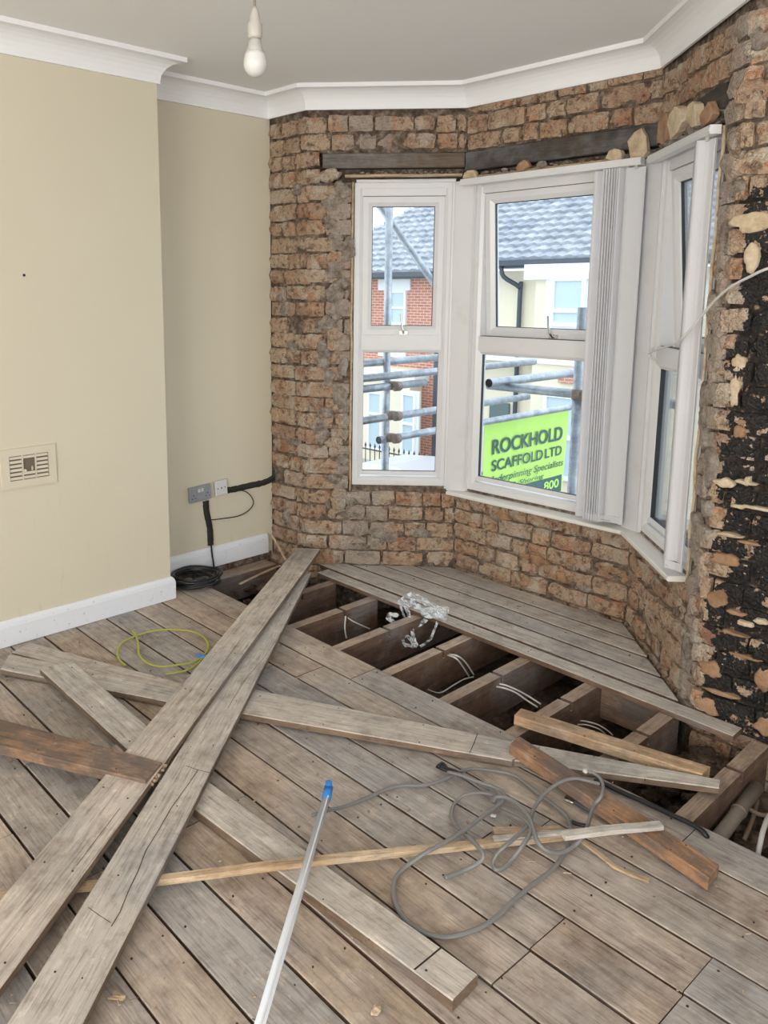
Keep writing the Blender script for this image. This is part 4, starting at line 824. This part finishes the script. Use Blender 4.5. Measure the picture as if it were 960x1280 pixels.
# ------------------------------------------------------------------ broken plaster and tile pieces on the window heads
def chunk(Fc, t, z, d, sx, sy, sz, mat, label, seed, tilt=(0, 0, 0)):
    rg = random.Random(seed); mb = MB(); vs = []
    prof = [(-.5, -.5), (.1, -.55), (.5, -.35), (.46, .2), (.25, .5), (-.2, .42), (-.52, .15)]
    n = len(prof)
    for s in (-.5, .5): vs += [((x+rg.uniform(-.06, .06))*sx, s*sy*rg.uniform(.7, 1.1), (z_+rg.uniform(-.05, .05))*sz) for x, z_ in prof]
    vs2 = [(x*.8, y*1.25, z_*.8) for x, y, z_ in vs[:n]]+[(x*.8, y*1.25, z_*.8) for x, y, z_ in vs[n:]]
    vs = vs+vs2; fs = [(k, (k+1) % n, n+(k+1) % n, n+k) for k in range(n)]+[(k, 2*n+k, 2*n+(k+1) % n, (k+1) % n) for k in range(n)]+[(n+k, n+(k+1) % n, 3*n+(k+1) % n, 3*n+k) for k in range(n)]+[tuple(2*n+k for k in range(n)), tuple(3*n+k for k in range(n))[::-1]]
    mb.add(vs, fs); me = mb.mesh('plaster_fragment'); o = link('plaster_fragment', me, mat); o.location = Fc.p0(t, z, d); o.rotation_euler = (R(tilt[0]), R(tilt[1]), Fc.ang+R(tilt[2])); return setp(o, label, 'rubble', 'plaster fragments on the window heads')
chunk(FF, .055, 2.093, -.02, .075, .03, .04, PLC, 'flat cream plaster fragment at the left end above the middle window', 1, (10, 5, 10))
chunk(FF, .36, 2.10, -.018, .07, .03, .045, PLT, 'ragged tan plaster fragment above the middle of the middle window', 2, (10, -15, 0))
chunk(FF, .46, 2.095, -.018, .035, .03, .03, PLG, 'small round grey brown lump above the middle window', 3)
chunk(FF, .83, 2.095, -.02, .07, .03, .05, PLC, 'low cream fragment left of the tall upright piece at the bay corner', 4, (0, 20, 0))
chunk(FF, .935, 2.125, -.03, .075, .025, .12, PLC, 'tall upright cream piece at the corner between middle and right window', 5, (8, -8, 10))
chunk(FR, .12, 2.165, -.01, .13, .03, .12, PLT, 'large tan slab standing above the left end of the right window', 6, (5, 12, 0))
chunk(FR, .29, 2.16, -.02, .14, .035, .09, PLC, 'big rounded cream chunk above the right window', 7, (10, -14, 0))
chunk(FR, .47, 2.15, -.02, .10, .03, .085, PLC, 'wedge shaped white chunk above the right end of the right window', 8, (5, 30, 0))
chunk(FR, .60, 2.12, -.02, .09, .03, .06, PLT, 'tan fragment at the top right corner of the right window', 9, (5, -10, 0))
rng = random.Random(8)
for Fc, n_, ta, tb, z0_, zr_, rr_, lab in ((FF, 110, .02, FF.L-.02, 2.078, .022, (.006, .018), 'crumbled mortar and plaster along the top of the middle window'), (FR, 120, .02, .62, 2.074, .06, (.008, .026), 'heap of crumbled mortar along the top of the right window'), (FL, 34, .27, .74, 2.106, .01, (.005, .011), 'thin line of mortar crumbs above the left window')):
    mb = MB()
    for k in range(n_): t = rng.uniform(ta, tb); p = Fc.p0(t, z0_+rng.uniform(0, zr_), rng.uniform(.0, .03)); rock(mb, p, rng.uniform(*rr_), rng, (1.4, 1, .7))
    setp(mb.obj('loose_debris', PLG), lab, 'rubble', None, 'stuff')
# little debris over the floor
rng = random.Random(4); mb = MB()
for k in range(420):
    x = rng.uniform(-3.2, -.2); y = rng.uniform(.3, 3.3); z = .002
    if 2.25 < y < 2.87: continue
    if y > 2.9 and (x < -2.7 or x > -1.6): continue
    if x < -2.6 and y < 2.2 and rng.random() < .5: continue
    if rng.random() < .4:
        a = rng.uniform(0, 3.14); L = rng.uniform(.006, .022); d_ = V((math.cos(a), math.sin(a), 0))*L/2; mb.tube([V((x, y, z+.001))-d_, V((x, y, z+.002))+d_], rng.uniform(.0008, .002), 4)
    else: rock(mb, (x, y, z), rng.uniform(.0015, .005), rng, (1.3, 1, .6))
o = mb.obj('floor_debris', rough_mat('debris_mix', [(.35, (.10, .06, .04)), (.5, (.38, .25, .17)), (.65, (.6, .5, .4))], 9, .01)); setp(o, 'tiny wood chips and plaster crumbs scattered over the floorboards', 'debris', None, 'stuff')
mb = MB(); c = fl(147, 1247, .006); rg = random.Random(6)
for k in range(5):
    a = rg.uniform(-.5, .9); L = rg.uniform(.02, .04); d_ = V((math.cos(a), math.sin(a), .1))*L/2; s = V((rg.uniform(-.008, .008), rg.uniform(-.008, .008), rg.uniform(0, .006))); mb.tube([s-d_, s+d_], rg.uniform(.003, .005), 5, flat=.5)
o = mb.obj('wood_splinter', WN); o.location = c; setp(o, 'frayed pale wood splinter on the floor at the bottom left', 'splinter')
mb = MB(); rock(mb, (0, 0, 0), .008, rg, (1.4, 1, .6)); o = mb.obj('plaster_crumb', SW); o.location = fl(617, 1020, .005); setp(o, 'small white chip on the boards beside the cable tangle', 'chip')
def splash(px, py, r, mat, label, seed):
    mb = MB(); rock(mb, (0, 0, 0), r, random.Random(seed), (1.5, 1, .7)); o = mb.obj('wood_chip', mat); o.location = fl(px, py, r*.5); setp(o, label, 'chip')
splash(470, 1263, .011, WN, 'brown chip of wood on the floor at the bottom centre', 3)
# splintered bits near the corner hole
for i, (a, b, lab) in enumerate([((300, 730, -.03), (350, 707, -.02), 'pale split lath lying in the alcove opening by the skirting'), ((357, 700, .0), (346, 668, .12), 'thin splinter of wood leaning on the brick corner')]):
    A = fl(a[0], a[1], a[2]); B = fl(b[0], b[1], b[2]); B.y = min(B.y, 2.88); c = A.copy(); mb = MB(); mb.tube([V((0, 0, 0)), (B-A)*.5+V((0, 0, .004)), B-A], .009, 5, flat=.5); o = mb.obj('wood_splinter', WN); o.location = c; setp(o, lab, 'splinter')

# ------------------------------------------------------------------ outside: scaffold
def tube_between(name, label, a, b, mat=GALV, r=.0242, n=14, hollow=False, group='scaffold tubes outside the bay windows'):
    mb = MB(); mb.tube([V((0, 0, 0)), b-a], r, n, cap=not hollow); o = mb.obj(name, mat, None, True); o.location = a; setp(o, label, 'scaffold tube', group)
    if hollow:
        q = MB(); d = (b-a).normalized(); q.tube([V((0, 0, 0))+d*.004, b-a-d*.004], r*.8, n); q.obj('tube_bore', RUB, o)
    return o
def ytube(px, py, D, px2):
    P = at(px, py, D); lo, hi = -4., 12.
    for _ in range(50):
        m_ = (lo+hi)/2; X = P+V((0, m_, 0)); ok = (X-EYE).dot(fw) > .3
        if not ok or pxx(X) < px2: lo = m_
        else: hi = m_
    return P, P+V((0, lo, 0))
def coupler(P, label, ax='y'):
    e = empty('scaffold_coupler', P); setp(e, label, 'coupler', 'scaffold couplers')
    mb = MB(); mb.tube([(0, 0, -.025), (0, 0, .025)], .031, 10); mb.obj('collar', RUST, e, True)
    mb = MB(); mb.tube([(0, -.022, 0), (0, .022, 0)], .031, 10); mb.v = [(v[0]+.05, v[1], v[2]) for v in mb.v]; mb.obj('collar', RUST, e, True)
    mb = MB(); mb.tube([(.02, .03, .0), (.02, .075, .005)], .009, 6); mb.obj('bolt', RUST, e); return e
Dv = 5.22
vt = at(484, 250, Dv); vx, vy = at(484, 425, Dv).x, at(484, 425, Dv).y
tube_between('scaffold_tube', 'upright grey scaffold tube standing outside the left window', V((vx, vy, -3.2)), V((vx, vy, 2.9)))
a = at(478, 262, Dv*1.0); b = at(545, 358, Dv*1.06); d_ = (b-a); tube_between('scaffold_tube', 'sloping scaffold brace outside the upper left window', a-d_*.5, b+d_*.9)
T = [(440, 455.5, 5.08, 560, 'highest level rail outside the left window'), (440, 474.4, 4.95, 668, 'second from the top, seen through the left window'), (440, 488, 4.95, 531, 'third rail from the top outside the left window'),
     (440, 528, 4.98, 660, 'second lowest rail outside the left window')]
for px, py, D, px2, lab in T:
    a, b = ytube(px, py, D, px2); tube_between('scaffold_tube', 'horizontal scaffold tube, '+lab, V((a.x, max(a.y, 3.45), a.z)), b)
a, b = ytube(484, 548.5, 5.2, 716); lowA = a
tube_between('scaffold_tube', 'horizontal scaffold tube carrying the green banner', a-V((0, .08, 0)), b+V((0, .1, 0)), hollow=True)
a2, b2 = ytube(611, 479, 4.45, 738); tube_between('scaffold_tube', 'thick open ended scaffold tube outside the middle window', a2, b2+V((0, .3, 0)), hollow=True)
lo, hi = at(635, 484, 4.54), at(735, 495, 4.2); dX = V((1, 0, 0))
p = at(735, 494, 4.2); tube_between('scaffold_tube', 'cross tube outside the middle window joined to the right upright', p+V((-.62, 0, 0)), p+V((.5, 0, 0)))
q = at(724, 470, 4.2); tube_between('scaffold_tube', 'upright scaffold tube at the right of the middle window', V((q.x, q.y, -3.2)), V((q.x, q.y, at(725, 384, 4.2).z)), r=.028)
c1 = at(487, 489, 5.2)
for (px, py, D, lab) in [(489, 482, 5.18, 'top rusty coupler on the left upright'), (489, 519, 5.18, 'middle rusty coupler on the left upright'), (488, 547, 5.18, 'lowest rusty coupler on the left upright'), (722, 493, 4.2, 'coupler on the right upright outside the middle window')]: coupler(at(px, py, D), lab)
# banner hanging from the low rail
LIME = NT('lime_banner', .6); LIME.col(LIME.mix(LIME.noise(LIME.coord('World'), 6, 4), (.47, .80, .14), (.56, .88, .22))); LIME = LIME.m; INK = plain('dark_teal_print', (.045, .12, .12), .6)
A = at(606, 527, 6.0); y_ = A.y
def solveY(px, P):
    lo, hi = -1., 8.
    for _ in range(50):
        m_ = (lo+hi)/2
        if pxx(P+V((0, m_, 0))) < px: lo = m_
        else: hi = m_
    return lo
BWd = solveY(712, A); ban = empty('scaffold_banner', A); setp(ban, 'lime green banner with dark lettering hung on the scaffold outside the middle window', 'banner')
mb = MB(); nx, nz_ = 14, 10; BHt = .95; vs = []
for side in (0, 1):
    for j in range(nz_+1):
        for i in range(nx+1):
            u = i/nx; v = j/nz_; sag = .012*math.sin(u*math.pi*3)*v; vs.append((sag-side*.002, (u-.0)*BWd*(1-.06*v*(u > .5)*(u-.5)*2), -v*BHt))
n1 = (nx+1)*(nz_+1); fs = [(s*n1+j*(nx+1)+i, s*n1+j*(nx+1)+i+1, s*n1+(j+1)*(nx+1)+i+1, s*n1+(j+1)*(nx+1)+i) for s in (0, 1) for j in range(nz_) for i in range(nx)]
mb.add(vs, fs); mb.obj('sheet', LIME, ban, True)
def text(body, y0, zbase, wid, hgt, mat, parent, name, shear=0, x=.012, bold=0.0):
    cu = bpy.data.curves.new('t', 'FONT'); cu.body = body; cu.size = 1; cu.extrude = .002; cu.shear = shear; cu.offset = bold
    to = bpy.data.objects.new('t', cu); C.objects.link(to); bpy.context.view_layer.update()
    me = bpy.data.meshes.new_from_object(to.evaluated_get(bpy.context.evaluated_depsgraph_get())); bpy.data.objects.remove(to)
    xs = [v.co.x for v in me.vertices]; ys = [v.co.y for v in me.vertices]; sx = wid/(max(xs)-min(xs)); sy = hgt/(max(ys)-min(ys)); mx_, my_ = min(xs), min(ys)
    for v in me.vertices: v.co = V((x+v.co.z*.3, y0+(v.co.x-mx_)*sx, zbase+(v.co.y-my_)*sy))
    me.materials.clear(); me.materials.append(mat); o = bpy.data.objects.new(name, me); C.objects.link(o); o.parent = parent; return o
hpx = lambda n: n/F*6.2
text('ROCKHOLD', BWd*.08, -hpx(43), BWd*.83, hpx(19), INK, ban, 'lettering', bold=.018)
text('SCAFFOLD', BWd*.08, -hpx(64), BWd*.59, hpx(14), INK, ban, 'lettering', bold=.014); text('LTD', BWd*.70, -hpx(63.5), BWd*.21, hpx(13), INK, ban, 'lettering', bold=.014)
text('Underpinning Specialists', BWd*.04, -hpx(82), BWd*.90, hpx(12), INK, ban, 'lettering', shear=.3)
text('& Shoring', BWd*.30, -hpx(91), BWd*.40, hpx(7), INK, ban, 'lettering', shear=.3)
MB().box(.006, .010, BWd*.10, BWd*.93, -hpx(115), -hpx(92)).obj('number_panel', INK, ban)
text('800', BWd*.70, -hpx(108), BWd*.19, hpx(12), LIME, ban, 'lettering', bold=.02, x=.013)

# ------------------------------------------------------------------ outside: houses over the road
YF = 17.0
def rY(x0, y0, x1, y1, Y=YF): a = onY(x0, (y0+y1)/2, Y); b = onY(x1, (y0+y1)/2, Y); c = onY((x0+x1)/2, y0, Y); d = onY((x0+x1)/2, y1, Y); return a.x, b.x, d.z, c.z
m = NT('street_brickwork', .9); v_ = m.coord('World'); mp = m.n('ShaderNodeMapping', i_0=v_, i_2=(R(90), 0, 0)).outputs[0]
bt = m.n('ShaderNodeTexBrick', i_Vector=mp, i_Scale=1.0); bt.inputs['Color1'].default_value = (.46, .16, .10, 1); bt.inputs['Color2'].default_value = (.56, .22, .14, 1); bt.inputs['Mortar'].default_value = (.62, .50, .44, 1)
for k_, v2 in (('Mortar Size', .010), ('Brick Width', .225), ('Row Height', .075)): bt.inputs[k_].default_value = v2
m.col(bt.outputs[0]); SBR = m.m
CRF = plain('street_cream_render', (.80, .73, .56), .85, var=.03); WHT = plain('street_white_paint', (.82, .84, .85), .6); CURT = plain('net_curtain_glass', (.50, .62, .68), .25)
SLATE = NT('grey_roof_tile', .6); SLATE.col(SLATE.ramp(SLATE.noise(SLATE.coord('World'), 3, 5, .7), [(.35, (.27, .30, .35)), (.65, (.50, .53, .57))])); SLATE = SLATE.m
DKG = plain('dark_gutter_tile_shadow', (.05, .065, .09), .4); IRON = plain('black_iron', (.05, .045, .045), .6); TARM = plain('tarmac', (.20, .20, .21), .9, bump=.3); PAV = plain('pavement', (.42, .41, .40), .9, bump=.2)
xA_, xB_, xC_ = onY(436, 400, YF).x, onY(575, 400, YF).x, -1.0
xA_ -= 4
zE = onY(500, 342, YF).z; zG = -3.3
gr = MB().box(-40, 25, 4.2, 30, zG-.2, zG).obj('ground', TARM); gr['kind'] = 'structure'
pv_ = MB().box(-40, 25, YF-3.2, YF, zG, zG+.12).obj('pavement', PAV); pv_['kind'] = 'structure'
def house(name, label, x0, x1, mat, band=None):
    h = empty(name, ((x0+x1)/2, YF, zG)); setp(h, label, 'house', 'terraced houses over the road'); return h
def hb(h, name, x0, x1, y0, y1, z0, z1, mat, par=None):
    o = h.location if par is None else h.location
    return MB().box(x0-o.x, x1-o.x, y0-o.y, y1-o.y, z0-o.z, z1-o.z).obj(name, mat, h)
def roof(h, x0, x1, zE, hipL=False):
    mb = MB(); rows = 15; g = .26; sl = R(38); per = .30; n = int((x1-x0+1.2)/.10)
    o = h.location
    for r_ in range(rows):
        s0 = r_*g; s1 = s0+g+.05; vs = []; lift0 = .085; lift1 = .0
        xl_ = x0+(s0*.8 if hipL else 0)
        n = int((x1-xl_)/.1)
        for i in range(n+1):
            x = xl_+(x1-xl_)*i/n; wv = .030*abs(math.sin((x/per)*math.pi))*2
            for s, l in ((s0, lift0), (s1, lift1)):
                vs.append((x-o.x, YF-.45+math.cos(sl)*s-math.sin(sl)*(l+wv)-o.y, zE+math.sin(sl)*s+math.cos(sl)*(l+wv)-o.z))
            vs.append((x-o.x, YF-.45+math.cos(sl)*s0-o.y, zE+math.sin(sl)*s0-.01-o.z))
        fs = [(3*i, 3*i+3, 3*i+4, 3*i+1) for i in range(n)]+[(3*i, 3*i+2, 3*i+5, 3*i+3) for i in range(n)]
        mb.add(vs, fs)
    me = mb.mesh('roof_tiles'); me.materials.append(SLATE); me.materials.append(DKG)
    for p in me.polygons: p.use_smooth = True; p.material_index = 1 if abs(p.normal.y) > .93 else 0  # dark risers paint the shadow line under each tile course
    me.set_sharp_from_angle(angle=R(35)); ob = link('roof_tiles', me, None, h); ob['kind'] = 'stuff'
    hb(h, 'roof_deck', x0, x1, YF+.5, YF+.6, zE, zE+.3, DKG)
    hb(h, 'gutter', x0, x1, YF-.52, YF-.38, zE-.10, zE+.02, DKG)
    hb(h, 'fascia', x0, x1, YF-.38, YF, zE-.14, zE-.02, DKG)
def win(h, x0, x1, z0, z1, y, tr=.5, fr=.07, name='window'):
    o = h.location; W = MB()
    ox = lambda *a: W.box(a[0]-o.x, a[1]-o.x, a[2]-o.y, a[3]-o.y, a[4]-o.z, a[5]-o.z)
    ox(x0, x0+fr, y-.05, y+.03, z0, z1); ox(x1-fr, x1, y-.05, y+.03, z0, z1); ox(x0+fr, x1-fr, y-.05, y+.03, z0, z0+fr); ox(x0+fr, x1-fr, y-.05, y+.03, z1-fr, z1)
    zt = z0+(z1-z0)*tr; ox(x0+fr, x1-fr, y-.05, y+.03, zt-fr/2, zt+fr/2); f = W.obj(name, WHT, h)
    MB().box(x0+fr-o.x, x1-fr-o.x, y-.01-o.y, y+.0-o.y, z0+fr-o.z, z1-fr-o.z).obj('pane', CURT, f); return f
hB = house('brick_house', 'red brick terraced house with grey tiled roof seen through the left window', xA_, xB_, SBR)
hb(hB, 'wall', xA_, xB_, YF, YF+6, zG, zE, SBR); roof(hB, onY(385, 340, YF).x, xB_, zE, hipL=True)
a = rY(474, 349, 514, 363); hb(hB, 'lintel', a[0], a[1], YF-.05, YF+.05, a[2], a[3], WHT); a = rY(489, 363, 509, 406); win(hB, a[0], a[1], a[2], a[3], YF-.03)
a = rY(489, 406, 509, 409); hb(hB, 'sill', a[0]-.05, a[1]+.05, YF-.12, YF, a[2], a[3], WHT)
a = rY(474, 436, 508, 446); hb(hB, 'lintel', a[0], a[1], YF-.05, YF+.05, a[2], a[3], WHT)
# cream ground floor with bay
a = rY(400, 455, 526, 640); hb(hB, 'rendered_bay', a[0]-2, a[1], YF-.5, YF+.02, zG, a[3], CRF); zb_ = a[3]
hb(hB, 'bay_cornice', a[0]-2, a[1]+.25, YF-.62, YF, zb_-.32, zb_-.16, WHT)
b_ = rY(461, 489, 479, 562, YF-.5); win(hB, b_[0], b_[1], b_[2], b_[3], YF-.53, .62)
b_ = rY(502, 488, 525, 570, YF-.5); hb(hB, 'window_surround', b_[0], b_[1], YF-.56, YF-.5, b_[2], b_[3], WHT); win(hB, b_[0]+.08, b_[1]-.08, b_[2]+.06, b_[3]-.06, YF-.58, .5)
b_ = rY(543, 440, 550, 600, YF-.1); hb(hB, 'downpipe', b_[0], b_[1], YF-.18, YF-.06, zG, b_[3], DKG)
hC = house('cream_house', 'cream rendered terraced house with grey tiled roof seen through the middle window', xB_, 4, CRF)
zE2 = onY(680, 320, YF).z-.12
hb(hC, 'wall', xB_+.01, 4, YF, YF+6, zG, zE2-.2, CRF); roof(hC, xB_+.05, 4, zE2)
a = rY(600, 322, 760, 331); hb(hC, 'brick_band', xB_+.05, 4, YF-.03, YF+.1, a[2], a[3], SBR); hb(hC, 'white_string_course', xB_+.05, 4, YF-.08, YF, a[2]-.08, a[2], WHT)
a = rY(652, 328, 657, 450); mb = MB(); o_ = hC.location; mb.tube(smooth_path([V((a[0]-.35, YF-.4, zE2-.1))-o_, V((a[0]-.30, YF-.35, zE2-.35))-o_, V((a[0], YF-.14, zE2-.6))-o_, V((a[0], YF-.1, zE2-.9))-o_, V((a[0], YF-.1, zG))-o_], 4), .055, 10); mb.obj('downpipe', DKG, hC, True)
a = rY(667, 330, 790, 640); hb(hC, 'bay', a[0]+.25, a[1]+.4, YF-.5, YF, zG, a[3]-.25, CRF); hb(hC, 'bay_head', a[0], a[1]+.6, YF-.62, YF, a[3]-.34, a[3]-.0, WHT)
b_ = rY(683, 345, 744, 412, YF-.5); hb(hC, 'window_surround', b_[0], b_[1], YF-.56, YF-.5, b_[2], b_[3], WHT); b_ = rY(690, 346, 733, 408, YF-.55); win(hC, b_[0], b_[1], b_[2], b_[3], YF-.58, .32, .09)
a = rY(600, 448, 760, 452); hb(hC, 'string_course', xB_+.05, 4, YF-.56, YF-.5+.5, a[2], a[3], WHT)
b_ = rY(679, 492, 735, 600, YF-.5); win(hC, b_[0], b_[1], b_[2], b_[3], YF-.55, .5, .1)
b_ = rY(611, 503, 635, 600, YF-.03); hb(hC, 'dark_door', b_[0], b_[1], YF-.06, YF, zG, b_[3], plain('dark_door_paint', (.12, .17, .16), .5))
a = rY(700, 466, 722, 479, YF-.5); hb(hC, 'brick_patch', a[0], a[1], YF-.58, YF-.5, a[2], a[3], SBR)
for i, x in enumerate((-1.6, 1.4)):
    win(hC, x-1.0, x+.2, zE2-2.0, zE2-.7, YF-.02, .35, .09)
# garden railings in front of the brick house
ra = empty('garden_railing', (onY(490, 570, YF-2.4).x, YF-2.4, zG)); setp(ra, 'thin black spiked railing in front of the brick house', 'railing')
xr0, xr1 = onY(440, 570, YF-2.4).x, onY(560, 570, YF-2.4).x; zr = onY(490, 562, YF-2.4).z; mb = MB(); mb.box(xr0-ra.location.x, xr1-ra.location.x, -.15, .15, 0, zr-.55-zG); mb.obj('garden_wall', PAV, ra)
for z in (zr-.1, zr-.48): MB().tube([(xr0-ra.location.x, 0, z-zG), (xr1-ra.location.x, 0, z-zG)], .018, 6).obj('rail', IRON, ra)
x = xr0
proto = None
while x < xr1:
    if proto is None: mb = MB(); mb.lathe([(.012, 0), (.012, .5), (.028, .54), (.004, .62)], (0, 0, 0), 6); proto = mb.mesh('spike'); proto.materials.append(IRON)
    o = bpy.data.objects.new('railing_bar', proto); C.objects.link(o); o.parent = ra; o.location = (x-ra.location.x, 0, zr-.55-zG); x += .16
# parked car, only its roof and windows can be seen
cx = onY(505, 590, YF-4.6).x; car = empty('parked_car', (cx, YF-4.6, zG)); setp(car, 'silver parked car whose roof shows at the bottom of the left window', 'car')
SIL = plain('silver_car_paint', (.62, .66, .70), .3, .3); zr_ = onY(505, 574, YF-4.6).z-zG
s = zr_/1.5
body = [(-2.1, .5), (-2.05, .85), (-1.3, .98), (-.6, 1.42), (.2, 1.5), (1.2, 1.42), (1.9, 1.0), (2.1, .9), (2.15, .5), (1.6, .25), (-1.6, .25)]
mb = MB(); n = len(body); vs = []
for yy, k in ((-.85, .93), (-.7, 1), (.7, 1), (.85, .93)): vs += [(x_*1.0, yy, z_*s*(k if z_ > .6 else 1)) for x_, z_ in body]
mb.add(vs, [tuple(range(n)), tuple(3*n+k for k in range(n))]+[(i*n+k, i*n+(k+1) % n, (i+1)*n+(k+1) % n, (i+1)*n+k) for i in range(3) for k in range(n)]); mb.obj('car_body', SIL, car)
mb = MB(); mb.hexa([(x_, yy, z_*s) for z_, sh in ((1.02, 0), (1.32, .35)) for x_, yy in ((-1.15+sh*1.2, -.87), (1.7-sh, -.87), (1.7-sh, .87), (-1.15+sh*1.2, .87))]); mb.obj('side_windows', DKG, car)
for x_ in (-1.35, 1.35):
    for yy in (-.8, .8): MB().tube([(x_, yy-.1, .32), (x_, yy+.1, .32)], .32, 16).obj('wheel', RUB, car)
# ------------------------------------------------------------------ done
